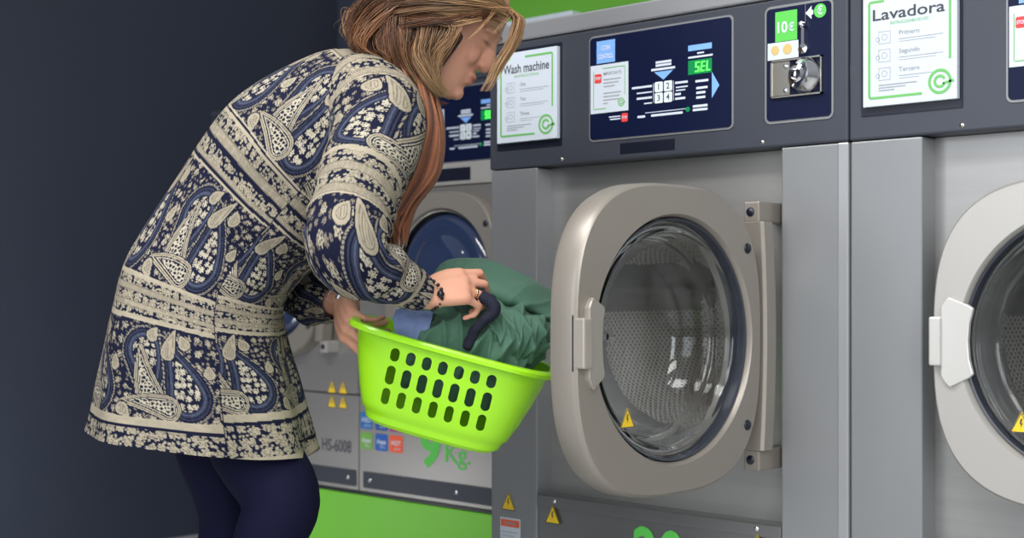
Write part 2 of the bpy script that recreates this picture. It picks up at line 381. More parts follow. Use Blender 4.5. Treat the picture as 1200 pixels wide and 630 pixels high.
    g.build('display_letters', M['led'], o)
    return o
def coin_unit(parent, x0, z0):
    w, h = .133, .203
    o = MB().rbox(x0, x0+w, z0, z0+h, .008, -.004, .001).build('coin_unit', M['blue_dark'], parent)
    MB().rbox(x0-.005, x0+w+.004, z0-.005, z0+h+.005, .012, -.002, .0015).build('panel_rim', M['column'], o)
    y = -.0046
    g = Flat(y); g.rect(x0+.019, z0+.142, x0+.065, z0+.196); g.build('green_price_label', M['green'], o); g = Flat(y); g.disc(x0+.112, z0+.187, .0125); g.build('euro_disc', M['green'], o)
    g = Flat(y-.0006); g.text('10', x0+.024, z0+.158, h=.019, width=.021, bold=.03); g.text('€', x0+.047, z0+.159, h=.014, width=.012, bold=.02); g.text('€', x0+.112, z0+.1805, h=.014, width=.011, bold=.02, align='c')
    g.poly([(x0+.083, z0+.186), (x0+.095, z0+.174), (x0+.095, z0+.182), (x0+.0985, z0+.182), (x0+.0985, z0+.190), (x0+.095, z0+.190), (x0+.095, z0+.198)]); g.build('price_lettering', M['textw'], o)
    g = Flat(y-.0003); g.rect(x0+.003, z0+.110, x0+.068, z0+.141); g.build('coin_label', M['white'], o)
    g = Flat(y-.0009); g.disc(x0+.019, z0+.127, .0085); g.disc(x0+.045, z0+.127, .0095); split(g.build('coin_picture', M['gold'], o))
    g = MB(); g.lathe([(0.0001, -.012), (.006, -.010), (.007, -.005), (.006, 0)], (x0+.078, y, z0+.165), 16); g.box(x0+.0755, x0+.0815, y-.004, y, z0+.128, z0+.160); g.lathe([(0.0001, -.006), (.009, -.005), (.010, 0)], (x0+.079, y, z0+.123), 16); g.box(x0+.083, x0+.0845, y-.003, y, z0+.170, z0+.202)
    g.build('coin_slot', M['chrome'], o, True, angle=40)
    f = MB(); a, b, c, d = x0+.012, x0+.118, z0+.040, z0+.108
    for q in ((a, b, c, c+.003), (a, b, d-.003, d), (a, a+.003, c, d), (b-.003, b, c, d)): f.box(q[0], q[1], -.010, -.003, q[2], q[3])
    f.build('return_frame', M['chrome_dull'], o)
    MB().box(a+.003, a+.040, -.0085, -.004, c+.004, d-.004).build('return_plate', M['chrome_dull'], o)
    b2 = MB()
    for zz in (c+.012, d-.012): b2.lathe([(0.0001, -.004), (.004, -.002), (.005, 0)], (a+.032, -.0085, zz), 14)
    split(b2.build('plate_screw', M['chrome'], o, True))
    MB().lathe([(.033, 0), (.032, -.008), (.026, -.014), (.016, -.026), (.015, -.034), (.010, -.036), (.009, -.026), (.0001, -.024)], (x0+.083, -.004, z0+.075), 48).build('return_knob', M['chrome'], o, True, angle=50)
    MB().box(x0+.081, x0+.085, -.034, -.030, z0+.067, z0+.083).build('knob_slot', M['black'], o)
    return o
def warn(parent, cx, cz, s, y, name='warning_sticker'):
    g = Flat(y); g.poly([(cx-s/2, cz-s*.42), (cx+s/2, cz-s*.42), (cx+s*.03, cz+s*.46), (cx-s*.03, cz+s*.46)]); o = g.build(name, M['yellow'], parent)
    g = Flat(y-.0005); t = s*.055
    P = [(cx-s/2, cz-s*.42), (cx+s/2, cz-s*.42), (cx, cz+s*.46)]
    for i in range(3):
        p, q = P[i], P[(i+1) % 3]; m_ = (cx, cz-s*.12); f = .88
        g.poly([p, q, (m_[0]+(q[0]-m_[0])*f, m_[1]+(q[1]-m_[1])*f), (m_[0]+(p[0]-m_[0])*f, m_[1]+(p[1]-m_[1])*f)])
    g.poly([(cx-s*.03, cz+s*.18), (cx+s*.06, cz+s*.2), (cx+s*.01, cz), (cx+s*.08, cz), (cx-s*.05, cz-s*.24), (cx-s*.01, cz-s*.05), (cx-s*.08, cz-s*.05)])
    g.build('warning_symbol', M['textd'], o); return o
def squircle(w, h, n=128, e=3.0, ox=0):
    P = []
    for i in range(n):
        a = 2*math.pi*i/n; c, s_ = math.cos(a), math.sin(a); r = (abs(c)**e+abs(s_)**e)**(-1/e)
        P.append((ox+w/2*c*r, h/2*s_*r))
    return P
def make_door(parent, hx, hz, sc, ang, bez, glassm, hmat):
    """outer face looks to -y, door reaches to -x from the hinge line at x=0"""
    e = bpy.data.objects.new('door', None); link(e, parent); e.location = (hx, -.022*sc, hz); e.rotation_euler = (0, 0, R(ang))
    W, H = .495*sc, .52*sc; ccx = -.024*sc-W/2; n = 128; gc = ccx+.008*sc; gr = .203*sc
    rings = []
    def sq(f, y): return [(ccx+(p[0])*f, y, p[1]*f) for p in squircle(W, H, n, 3.0)]
    for f, y in ((.955, .030), (.985, .026), (1, .014), (1, -.006), (.998, -.020), (.992, -.026), (.978, -.030)): rings.append(sq(f, y*sc))
    def ci(r, y): return [(gc+r*math.cos(2*math.pi*i/n), y, r*math.sin(2*math.pi*i/n)) for i in range(n)]
    # blend from squircle to circle on the outer face
    A = sq(.978, -.030*sc); B = ci(gr*1.035, -.030*sc)
    for t in (.33, .66, 1): rings.append([tuple(a[k]*(1-t)+b[k]*t for k in range(3)) for a, b in zip(A, B)])
    for r, y in ((1.02, -.026), (1.0, -.010), (.99, .020), (1.03, .030)): rings.append(ci(gr*r, y*sc))
    mb = MB(); mb.ring_loft(rings, close=True); bz = mb.build('door_bezel', bez, e, True, angle=38)
    # bright glass ring
    MB().lathe([(gr*1.0, -.022*sc), (gr*.985, -.020*sc), (gr*.975, .004*sc), (gr*.99, .010*sc)], (gc, 0, 0), 96).build('glass_ring', M['seal'] if glassm is M['glass'] else M['chrome_dull'], e, True, angle=40)
    # moulded glass bowl
    prof = [(gr*.985, -.004), (gr*.93, -.006), (gr*.90, .004), (gr*.885, .030), (gr*.84, .040), (gr*.82, .075), (gr*.74, .105), (gr*.55, .122), (gr*.3, .130), (.0005, .133)]
    outer = spline([(a, b*sc) for a, b in prof], 40); inner = [(max(r_-.006*sc, .0004), y_-.006*sc) for r_, y_ in outer][::-1]
    if glassm is not M['glass']: inner = []; outer = [(.0005, -.052*sc), (gr*.25, -.050*sc), (gr*.45, -.043*sc), (gr*.62, -.030*sc), (gr*.68, -.018*sc), (gr*.72, -.022*sc), (gr*.85, -.018*sc), (gr*.94, -.006*sc), (gr*.95, 0), (gr*.9, .008), (.0005, .010)]
    g = MB(); g.lathe([tuple(p) for p in outer]+inner, (gc, 0, 0), 96, close=bool(inner))
    gl = g.build('door_glass', glassm, e, True)
    # handle: sloping plate with a vertical grip
    hx0 = ccx-W/2+.003*sc; k = sc*.80; kz = sc*.66
    P = [(.004, .010), (.004, .085), (.012, .098), (.020, .108), (.062, .088), (.071, .080), (.063, .045), (.060, 0), (.063, -.045), (.071, -.078), (.062, -.088), (.022, -.112), (.012, -.100), (.004, -.085), (.004, -.010)]
    mb = MB(); P2 = [(hx0+.020*k+a*k*.93, b*kz) for a, b in P][::-1]
    dep = [(.020*(1-(p[0]-hx0)/(.095*k))+.030) for p in P2]
    m_ = len(P2); V = [(p[0], -d*k*1.15, p[1]) for p, d in zip(P2, dep)]+[(p[0], -.028*k, p[1]) for p in P2]
    mb.add(V, [tuple(range(m_))[::-1], tuple(range(m_, 2*m_))]+[(i, (i+1) % m_, (i+1) % m_+m_, i+m_) for i in range(m_)])
    hd = mb.build('handle', hmat, e, bevel=.0025*k)
    MB().box(hx0, hx0+.026*k, -.058*k, -.028*k, -.060*kz, .060*kz).build('handle_grip', hmat, e, bevel=.004*k)
    MB().box(hx0-.003*k, hx0+.028*k, -.031*k, -.0285*k, -.066*kz, .066*kz).build('grip_recess', M['black'], e)
    # hinge arm along the right side
    mb = MB(); hh = .205*sc; rings = []
    for i in range(13):
        t = -1+2*i/12; bow = .010*(1-t*t)*sc; z = hh*t
        x0_, x1_ = -.030*sc+bow, .004*sc+bow*1.2
        rings.append([(x0_, -.030*sc, z), (x0_+.004*sc, -.036*sc, z), (x1_-.004*sc, -.036*sc, z), (x1_, -.028*sc, z), (x1_, .010*sc, z), (x0_, .010*sc, z)])
    mb.ring_loft(rings, cap0=True, cap1=True).build('hinge_arm', bez, e, bevel=.001)
    for s_ in (-1, 1):
        MB().lathe([(.0001, -.003), (.0085, -.0022), (.0095, 0)], (ccx+W/2-.044*sc, -.030*sc, s_*.156*sc), 20).build('door_bolt', M['black'], e, True)
    return e, gc, gr
def hinge_blocks(t, hx, hz, sc, bez):
    for s_ in (-1, 1):
        b = MB().box(hx-.014*sc, hx+.020*sc, -.050*sc, .05, hz+s_*.205*sc-.001+(0 if s_ > 0 else -.036*sc), hz+s_*.205*sc+.001+(.036*sc if s_ > 0 else 0)).build('hinge_block', bez, t, bevel=.003)
        MB().lathe([(.0001, -.003), (.0075, -.0022), (.0085, 0)], (hx+.001, -.050*sc, hz+s_*(.205+.018)*sc), 20).build('hinge_bolt', M['black'], b, True)
def drum_set(t, cx, cz, y0, r_open, r_drum, depth):
    n = 96
    MB().lathe([(r_open+.022, y0-.001), (r_open+.018, y0-.010), (r_open, y0-.008), (r_open-.006, y0+.01), (r_open-.006, y0+.05)], (cx, 0, cz), n).build('door_seal', M['steel'], t, True, angle=50)
    prof = [(r_open-.006, y0+.05), (r_drum-.02, y0+.055), (r_drum, y0+.07)] + [(r_drum, y0+.07+depth*i/8) for i in range(1, 9)]
    back = y0+.07+depth
    prof += [(r_drum*.8, back+.012), (r_drum*.5, back+.0), (r_drum*.2, back-.01), (.001, back-.012)]
    V = []; F = []; UVs = []; L = 0
    for k, (r_, y_) in enumerate(prof):
        if k: L += math.hypot(r_-prof[k-1][0], y_-prof[k-1][1])
        for i in range(n+1):
            a = 2*math.pi*i/n; V.append((cx+r_*math.cos(a), y_, cz+r_*math.sin(a))); UVs.append((i/n*2*math.pi*.27 if k < 12 else r_*math.cos(a)+3, L if k < 12 else r_*math.sin(a)+3))
    for k in range(len(prof)-1):
        for i in range(n): F.append((k*(n+1)+i, k*(n+1)+i+1, (k+1)*(n+1)+i+1, (k+1)*(n+1)+i))
    d = mk('drum', V, F, M['drum'], t, True, UVs)
    for a0 in (40, 160, 280):
        mb = MB(); rings = []
        for i in range(9):
            y_ = y0+.09+(depth-.03)*i/8; q = .055*math.sin(math.pi*min(1, max(.12, i/8*.9+.08)))**.3
            ring = []
            for dd, rr in ((-13, 0), (-7, .5), (-3, .95), (0, 1), (3, .95), (7, .5), (13, 0)):
                a = R(a0+dd); rad = r_drum+.001-q*rr; ring.append((cx+rad*math.cos(a), y_, cz+rad*math.sin(a)))
            rings.append(ring)
        mb.ring_loft(rings, cap0=True, cap1=True).build('drum_lifter', M['steel'], d, True, angle=50)
def recess_panel(x0, x1, z0, z1, cx, cz, r, y, name, m, t):
    n = 96; inner = []; outer = []
    for i in range(n):
        a = 2*math.pi*i/n; c, s_ = math.cos(a), math.sin(a); inner.append((cx+r*c, y, cz+r*s_))
        k = min(((x1-cx) if c > 0 else (x0-cx))/c if abs(c) > 1e-6 else 1e9, ((z1-cz) if s_ > 0 else (z0-cz))/s_ if abs(s_) > 1e-6 else 1e9)
        outer.append((cx+k*c, y, cz+k*s_))
    mb = MB(); mb.ring_loft([outer, inner]); o = mb.build(name, m, t)
    # corners
    bm = bmesh.new(); bm.from_mesh(o.data)
    for X, Z in ((x0, z0), (x1, z0), (x1, z1), (x0, z1)):
        vs = sorted(bm.verts, key=lambda v: (v.co.x-X)**2+(v.co.z-Z)**2)
        on_x = [v for v in vs[:6] if abs(v.co.x-X) < 1e-5][:1]; on_z = [v for v in vs[:6] if abs(v.co.z-Z) < 1e-5][:1]
        if on_x and on_z and on_x[0] is not on_z[0]: bm.faces.new((on_x[0], on_z[0], bm.verts.new((X, y, Z))))
    bmesh.ops.recalc_face_normals(bm, faces=bm.faces); bm.to_mesh(o.data); bm.free()
    return o
# ------------------------------------------------------------------ large washing machine
W = .878
def big_machine(name, label, L, title, sub, steps, ang, bez, hm, warnlow):
    t = thing(name, label, 'washing machine', (L, 0, 0), 'large washing machines')
    H0, HP, HT = .522, 1.209, 1.478; cl = .137; DEP = YB-.01; cx, cz = W/2+.002, .872
    mb = MB(); mb.box(.002, .012, .02, DEP, .0, 1.50); mb.box(W-.012, W-.002, .02, DEP, 0, 1.50); mb.box(.012, W-.012, DEP-.01, DEP, 0, 1.50); mb.box(.012, W-.012, .02, DEP, 1.49, 1.50)
    mb.build('cabinet', M['silver'], t)
    for nm, a, b in (('left', .0015, cl), ('right', W-cl-.003, W-.0015)):
        MB().box(a, b, .004, .060, .02 if nm == 'right' else .02, HP).build('front_column', M['column'], t, bevel=.0035)
    MB().box(W-.0235, W-.0015, .0015, .01, .02, HP).build('column_trim', M['column_edge'], t, bevel=.003)
    MB().box(cl+.0004, W-cl-.0034, .006, .055, .02, H0).build('lower_panel', M['steel_low'], t, bevel=.003)
    MB().box(cl, W-cl-.003, .002, .012, H0-.024, H0).build('ledge', M['steel_low'], t, bevel=.002)
    recess_panel(cl, W-cl-.003, H0, HP, cx, cz, .213, .050, 'recess_panel', M['steel'], t)
    drum_set(t, cx, cz, .050, .213, .275, .46)
    MB().box(.001, W-.001, .0, .07, HP+.001, HT).build('fascia', M['fascia'], t, bevel=.004)
    MB().box(0, W, -.004, DEP, HT+.001, 1.516).build('top_cap', M['silver'], t, bevel=.004)
    sc_ = MB()
    for x in (.21, .70): sc_.lathe([(.0001, -.002), (.004, -.001), (.0045, 0)], (x, 0, HP+.012), 12)
    split(sc_.build('fascia_screw', M['chrome_dull'], t, True))
    sc_ = MB()
    for x in (cl+.05, W-cl-.055): sc_.lathe([(.0001, -.002), (.0045, -.001), (.005, 0)], (x, .002, H0-.010), 12)
    split(sc_.build('ledge_screw', M['chrome'], t, True))
    instruction_sign(t, .035, 1.264, title, sub, steps)
    MB().box(.026, .211, -.0025, .002, 1.250, 1.462).build('sign_backing', M['black'], t)
    sel_panel(t, .290, 1.254); coin_unit(t, .712, 1.257)
    MB().box(.366, .501, -.001, .01, 1.221, 1.242).build('label_slot', M['slot'], t)
    hx, hz = W-cl-.040, cz-.004
    d, gc, gr = make_door(t, hx, hz, 1.0, ang, bez, M['glass'], hm)
    g = Flat(-.012); gg = warn(d, gc-gr*.55, -gr*.62, .036, -.0135, 'glass_warning')
    hinge_blocks(t, hx+.006, hz, 1.0, bez)
    warn(t, .055, .497, .042, .0025); warn(t, cl+.040, .489-.0, .040, .0045) if False else warn(t, cl+.047, .483, .042, .0005)
    warn(t, W-cl-.052, .483, .042, .0005)
    g = Flat(.003); g.rect(.030, .385, .090, .463); n = g.build('safety_label', M['white'], t)
    g = Flat(.0022); g.rect(.033, .444, .087, .459); g.build('label_header', M['orange'], n)
    g = Flat(.0015); g.text('WARNING', .060, .448, h=.007, width=.036, align='c', bold=.03)
    for k in range(6): g.rect(.036, .432-.008*k, .083-.01*(k % 3), .4335-.008*k)
    g.build('label_lettering', M['textl'], n)
    g = Flat(.0045); g.text('20', .395, .385, h=.098, width=.125, bold=.02); g.text('Kg.', .545, .385, h=.05, bold=.01); g.build('capacity_lettering', M['green'], t)
    return t
LM = -2.163
big_machine('washing_machine', 'large grey washing machine with its round door swung open, beside the woman', LM, 'Wash machine', 'INSTRUCTIONS', ('One', 'Two', 'Three'), 88.6, M['bezel'], M['handle'], True)
big_machine('washing_machine', 'large grey washing machine with closed door at the right, sign reading Lavadora', LM+W, 'Lavadora', 'INSTRUCCIONES DE USO', ('Primero', 'Segundo', 'Tercero'), 0, M['bezel_pale'], M['handle_pale'], True)

# ------------------------------------------------------------------ small machines on a green plinth
YA = DA-DM
def small_machine(label, x0, w, extra):
    t = thing('washing_machine', label, 'washing machine', (x0, YA, .345), 'small washing machines on the green plinth')
    Z = lambda z: z-.345; DEP = YB-.02-YA
    mb = MB(); mb.box(.001, w-.001, .03, DEP, 0, Z(1.53)).build('cabinet', M['warm_steel'], t)
    cz = Z(.985); cx = w/2
    MB().box(.001, w-.001, -.004, DEP, Z(1.531), Z(1.548)).build('top_cap', M['fascia'], t, bevel=.003)
    MB().box(.002, w-.002, 0, .03, Z(1.306), Z(1.530)).build('fascia', M['fascia'], t, bevel=.003)
    MB().box(.002, w-.002, -.006, .03, Z(1.243), Z(1.304)).build('handle_strip', M['bezel_pale'], t, bevel=.003)
    MB().box(w/2-.076, w/2+.10, -.0072, .0, Z(1.254), Z(1.290)).build('label_slot', M['slot'], t)
    recess_panel(.002, w-.002, Z(.640), Z(1.241), cx, cz, .19, 0, 'front_panel', M['warm_steel'], t)
    MB().lathe([(.19, 0), (.185, .03), (.0005, .031)], (cx, 0, cz), 48).build('door_opening', M['black'], t, True, angle=40)
    MB().box(.002, w-.002, 0, .029, Z(.352), Z(.636)).build('lower_panel', M['warm_steel'], t, bevel=.003)
    MB().rbox(.022, w-.010, Z(.364), Z(.413), .006, -.002, .004).build('kick_strip', M['kick'], t)
    s_ = MB()
    for x in (.05, w*.55, w-.05): s_.lathe([(.0001, -.003), (.006, -.002), (.007, 0)], (x, -.002, Z(.388)), 12)
    split(s_.build('kick_screw', M['chrome'], t, True))
    sel_panel(t, .273, Z(1.308)); 
    d, gc, gr = make_door(t, cx+.262, cz, .92, 0, M['bezel'], M['glass_blue'], M['handle'])
    hinge_blocks(t, cx+.267, cz, .92, M['bezel_pale'])
    extra(t, Z, w)
    return t
def ex_a(t, Z, w):
    x0 = -3.26
    cols = [((.02, .16, .45), 'H2O'), ((.01, .08, .35), 'H2O'), ((.45, .01, .22), 'EXTRA'), ((.18, .42, .07), 'Aqua'), ((.01, .11, .45), 'Aqua'), ((.85, .10, .03), 'HOT')]
    X = [(-3.252, -3.196), (-3.184, -3.129), (-3.121, -3.063)]
    for i, (c, s) in enumerate(cols):
        a, b = X[i % 3]; z1 = Z(.589) if i < 3 else Z(.529); g = Flat(-.001); g.rrect(a-x0, z1-.050, b-x0, z1, .006)
        n = g.build('program_tile', mat('tile_print', c, .4), t)
        g = Flat(-.0016); g.text(s, (a+b)/2-x0, z1-.029, h=.013, width=.040, bold=.03, align='c'); g.text('FALL' if s == 'Aqua' else 'plus', (a+b)/2+.006-x0, z1-.042, h=.007, width=.026, align='c'); g.build('tile_lettering', M['white'], n)
    g = Flat(-.001); g.text('9', -2.990-x0, Z(.455), h=.105, width=.085, bold=.035); g.text('Kg.', -2.886-x0, Z(.470), h=.052, width=.10, bold=.01); g.build('capacity_lettering', M['green'], t)
def ex_h(t, Z, w):
    x0 = -4.02
    g = Flat(-.001); g.text('HS-6008', -3.432-x0, Z(.462), h=.036, width=.138, bold=.005); g.build('model_lettering', M['textd'], t)
    for a in (-3.385, -3.333):
        for z in (.656, .612): warn(t, a-x0, Z(z), .043, -.001)
rl = MB().box(-3.87, -2.74, YB-.05, YB-.001, 1.735, 1.768).build('wall_rail', M['white'], None, bevel=.003); tag(rl, 'pale horizontal rail on the back wall, just above the washing machines', 'rail')
small_machine('smaller washing machine behind the basket, marked 9 Kg. in green with six coloured tiles', -3.26, .76, ex_a)
small_machine('smaller washing machine behind the tunic, marked HS-6008 with four yellow warning triangles', -4.02, .76, ex_h)
pl = MB().box(-4.02, -2.175, YA+.012, YB-.005, .0, .338).build('machine_plinth', M['plinth'], None, bevel=.003); tag(pl, 'bright green plinth under the two smaller washing machines', 'plinth')
MB().box(-4.02, -2.175, YA+.02, YB-.005, .338, .345).build('shadow_gap', M['black'], pl)
# ------------------------------------------------------------------ printed cloth pattern (painted into vertex colours from cloth coordinates)
NAVY = np.array((.0065, .0080, .026)); CREAM = np.array((.36, .318, .24)); SLATE = np.array((.030, .036, .062)); PALE = np.array((.44, .40, .31)); TAUPE = np.array((.155, .135, .105))
def worley(u, v, sc, sd, jit=.8):
    X = u*sc; Y = v*sc; ix = np.floor(X); iy = np.floor(Y); f1 = np.full(u.shape, 9.); f2 = f1.copy(); ax = f1.copy(); ay = f1.copy(); idn = f1.copy()
    for dx in (-1, 0, 1):
        for dy in (-1, 0, 1):
            cx = ix+dx; cy = iy+dy; z = np.zeros_like(cx)
            px = cx+.5+(hsh(cx, cy, z, sd)-.5)*jit; py = cy+.5+(hsh(cx, cy, z, sd+1)-.5)*jit
            d = np.hypot(X-px, Y-py); r = hsh(cx, cy, z, sd+2); c = d < f1
            f2 = np.where(c, f1, np.minimum(f2, d)); ax = np.where(c, X-px, ax); ay = np.where(c, Y-py, ay); idn = np.where(c, r, idn); f1 = np.where(c, d, f1)
    return f1, f2, ax, ay, idn
def flowers(u, v, sc, sd, size=.42, pet=5, inner=True):
    f1, f2, ax, ay, r = worley(u, v, sc, sd, .55); a = np.arctan2(ay, ax)+r*6
    R_ = size*(.62+.45*r)*(1+.20*np.cos(a*(pet+np.floor(r*3)))); m = f1 < R_
    hole = (np.abs(f1-R_*.55) < .035) & (np.cos(a*pet*1.0+1) > -.2)
    return m, m & hole & inner
def drop(u, v, cu, cv, L, w, ang, bend):
    """signed distance-like value of a bent drop (paisley): <1 inside; round end at (cu,cv), tip at length L along ang"""
    c, s = math.cos(R(ang)), math.sin(R(ang)); x = (u-cu)*c+(v-cv)*s; y = -(u-cu)*s+(v-cv)*c
    t = np.clip((x/L+.0), -.6, 1.0); y = y-bend*L*np.clip(x/L, 0, 1.2)**2
    hw = np.where(x < 0, np.sqrt(np.clip(1-(x/w)**2, 0, None)), np.clip(1-np.clip(x/L, 0, 1)**1.35, 0, None)**.85)*w
    d = np.abs(y)-hw; d = np.where(x < 0, np.hypot(x, y)-w, np.where(x > L, np.hypot(x-L, y-0), d))
    return d, x/L
def paint(u, v, zones, seed=0):
    n = len(u); col = np.tile(NAVY, (n, 1)); P0 = .175
    # ---- paisley field
    for z0, z1, kind in zones:
        m = (v >= z0) & (v < z1)
        if not m.any(): continue
        uu = u[m]; vv = v[m]; c = np.tile(NAVY, (len(uu), 1)); h = z1-z0; t = (vv-z0)/h
        if kind == 'P':
            per = P0; cell = np.floor(uu/1.18/per); x = uu/1.18-cell*per; y = (vv-z0); k = h/.165
            fl, fh = flowers(uu, vv, 80, seed+5, .30); c[fl] = TAUPE*1.25; c[fh] = NAVY
            fl, fh = flowers(uu+.3, vv, 40, seed+9, .26); c[fl] = CREAM; c[fh] = NAVY*1.5
            def both(cu, cv, L, w, ang, bend, style):
                for o in (-per, 0, per):
                    d, s = drop(x-o, y/k, cu, cv, L, w, ang, bend)
                    if style == 'slate':
                        a = np.arctan2(y/k-cv, x-o-cu)
                        c[d < .0075] = NAVY; ln = np.abs(d-.0045) < .0016; dots = (np.sin((s*L*2600)+a*14) > -.35); c[ln & dots] = CREAM*.72; c[ln & ~dots] = SLATE
                        c[(d < -.0008) & (d > -.0135)] = SLATE; c[(np.abs(d+.0045) < .0012)] = NAVY; c[np.abs(d+.0095) < .0010] = SLATE*2.3
                        c[d < -.0135] = NAVY; q = d < -.0150; f, g = flowers((x-o)[q], (y/k)[q], 85, seed+3, .46); cc = c[q]; cc[f] = PALE*.95; cc[g] = NAVY*2; c[q] = cc
                    elif style == 'cream':
                        c[d < .005] = NAVY; c[d < .0032] = CREAM; c[np.abs(d-.0005) < .0009] = TAUPE; c[d < -.0022] = NAVY; c[(d < -.0042) & (d > -.0058)] = PALE
                        q = d < -.0075; f1, f2, ax, ay, r = worley((x-o)[q], (y/k)[q], 150, seed+4); cc = c[q]; cc[:] = NAVY; cc[(f2-f1) < .30] = PALE; c[q] = cc
                    elif style == 'solid':
                        c[d < .003] = NAVY; c[d < .001] = CREAM*.9; c[(d < -.0035) & (d > -.0048)] = TAUPE; q = d < -.006
                        c[q & (np.sin((x-o)*1600) > .3)] = TAUPE*1.1
            both(.050, .050, .100, .036, 68, .30, 'slate')
            both(.132, .122, .105, .038, -98, -.34, 'slate')
            both(.066, .128, .085, .021, -118, .22, 'cream')
            both(.098, .143, .080, .018, 196, -.20, 'cream')
            both(.094, .048, .045, .0125, -78, .10, 'solid')
            both(.062, .022, .016, .010, -60, 0, 'solid'); both(.126, .028, .016, .011, -120, 0, 'solid'); both(.018, .150, .018, .010, 40, 0, 'solid')
            both(.170, .080, .016, .009, -90, 0, 'solid')
            # thin line at both edges
            c[(t < .018) | (t > .982)] = CREAM
        else:           # striped bands with flower rows
            for a, b, s in kind:
                q = (t >= a) & (t < b); tt = (t[q]-a)/(b-a); U = uu[q]; Vv = vv[q]; cc = np.tile(NAVY, (q.sum(), 1))
                if s == 'W':      # woven cream band
                    cc[:] = CREAM*.88; cc[(np.sin(U*1300) * np.sin(Vv*2200) > .1)] = TAUPE*1.25; cc[(tt < .12) | (tt > .88)] = TAUPE
                elif s == 'F':    # crowded flower row
                    f, g = flowers(U, Vv, 50, seed+7, .47); cc[f] = CREAM*.95; cc[g] = TAUPE*.8; f1, f2, ax, ay, r = worley(U, Vv, 120, seed+2); cc[f & (f2-f1 < .10)] = TAUPE
                    f, g = flowers(U+.13, Vv+.2, 105, seed+8, .34); cc[f & (cc[:, 0] < .05)] = PALE*.7
                elif s == 'C': cc[:] = CREAM*.95
                elif s == 'N': cc[:] = NAVY
                c[q] = cc
        col[m] = c
    return col
BAND = [(0, .035, 'N'), (.035, .10, 'C'), (.10, .33, 'F'), (.33, .52, 'W'), (.52, .60, 'N'), (.60, .83, 'F'), (.83, .93, 'W'), (.93, 1, 'N')]
BANDW = [(0, .05, 'C'), (.05, .24, 'F'), (.24, .40, 'W'), (.40, .62, 'F'), (.62, .76, 'W'), (.76, .92, 'F'), (.92, 1, 'C')]
HEM = [(0, .14, 'C'), (.14, .22, 'N'), (.22, .86, 'F'), (.86, 1, 'C')]

# ------------------------------------------------------------------ woman: joints measured in the photograph
ZB = 2.62
def HV(ax, ay, az): return RV*ax + UV3*ay - FV*az           # image right, up, towards the viewer
SEC = [  # back px,py, front px,py, half depth, centre Z
 (408, 60, 486, 108, .085, 2.62), (396, 62, 486, 130, .125, 2.62), (375, 67, 476, 165, .165, 2.62), (340, 84, 455, 215, .185, 2.62), (305, 103, 430, 250, .19, 2.62), (272, 128, 405, 280, .185, 2.62),
 (240, 170, 375, 308, .175, 2.62), (200, 225, 345, 332, .165, 2.62), (165, 282, 328, 356, .170, 2.62), (149, 320, 326, 380, .178, 2.62), (139, 360, 332, 405, .185, 2.62),
 (125, 420, 346, 446, .195, 2.62), (113, 472, 360, 496, .200, 2.62), (106, 501, 369, 531, .204, 2.62)]
def torso_ring(row, n, shrink=1.0, e=2.35):
    bx, by, fx, fy, w, Z = row; B = np.array(at(bx, by, Z)); F_ = np.array(at(fx, fy, Z)); c = (B+F_)/2; A = (B-F_)/2; L = -np.array(FV)*w
    a = np.linspace(0, 2*np.pi, n, endpoint=False); co_, si = np.cos(a), np.sin(a); r = (np.abs(co_)**e+np.abs(si)**e)**(-1/e)
    return c + (A*shrink)[None, :]*(co_*r)[:, None] + (L*shrink)[None, :]*(si*r)[:, None]
# ---- body
def limb(mb, pts, rad, n=16, flat=1, up=None):
    S = spline([tuple(p)+(r,) for p, r in zip(pts, rad)], max(8, 5*len(pts))); mb.tube([Vector(s[:3]) for s in S], [s[3] for s in S], n, flat, up)
body = MB()
SB = [r for r in SEC[1:9]]
rr = [[tuple(p) for p in torso_ring(r, 28, .86, 2.2)] for r in SB]; body.ring_loft(rr, cap0=True, cap1=True)
# pelvis and legs
hipN, hipF = at(250, 410, 2.54), at(246, 408, 2.70)
body.ell(at(240, 395, 2.62), (HV(.125, -.02, 0), HV(0, 0, .150), HV(.02, .13, 0)))
legN = [at(256, 430, 2.585), at(294, 520, 2.575), at(329, 583, 2.54), at(312, 640, 2.53), at(285, 740, 2.56), at(262, 860, 2.58), at(258, 900, 2.58)]
radN = [.066, .070, .064, .055, .056, .036, .036]
legF = [at(240, 430, 2.67), at(256, 515, 2.69), at(272, 590, 2.70), at(268, 645, 2.71), at(245, 745, 2.74), at(225, 855, 2.76), at(222, 895, 2.76)]
radF = [.070, .078, .061, .054, .056, .036, .036]
limb(body, legN, radN); limb(body, legF, radF)
def foot(mb, ank, grow=0):
    g = Vector((ank.x, ank.y, 0)); d = HV(1, 0, .15).normalized()
    limb(mb, [ank, Vector((ank.x, ank.y, .06))-d*.02, g+UV3*.042+d*.08, g+UV3*.030+d*.165], [.038+grow, .042+grow, .036+grow, .026+grow], 14)
foot(body, legN[-1]); foot(body, legF[-1])
# arms
shN, elN, wrN = at(436, 128, 2.47), at(402, 298, 2.30), at(500, 344, 2.415)
shF, elF, wrF = at(440, 140, 2.76), at(352, 338, 2.80), at(402, 352, 2.645)
limb(body, [at(415, 118, 2.56), shN, at(420, 215, 2.38), elN, at(440, 316, 2.345), wrN, at(512, 343, 2.425)], [.07, .064, .050, .043, .040, .0265, .026])
limb(body, [at(418, 120, 2.68), shF, at(405, 235, 2.79), elF, at(378, 350, 2.72), wrF, at(406, 360, 2.63)], [.07, .060, .048, .042, .038, .0265, .026])
# neck
limb(body, [at(408, 118, 2.62), at(445, 92, 2.62), at(485, 70, 2.615)], [.075, .060, .058])
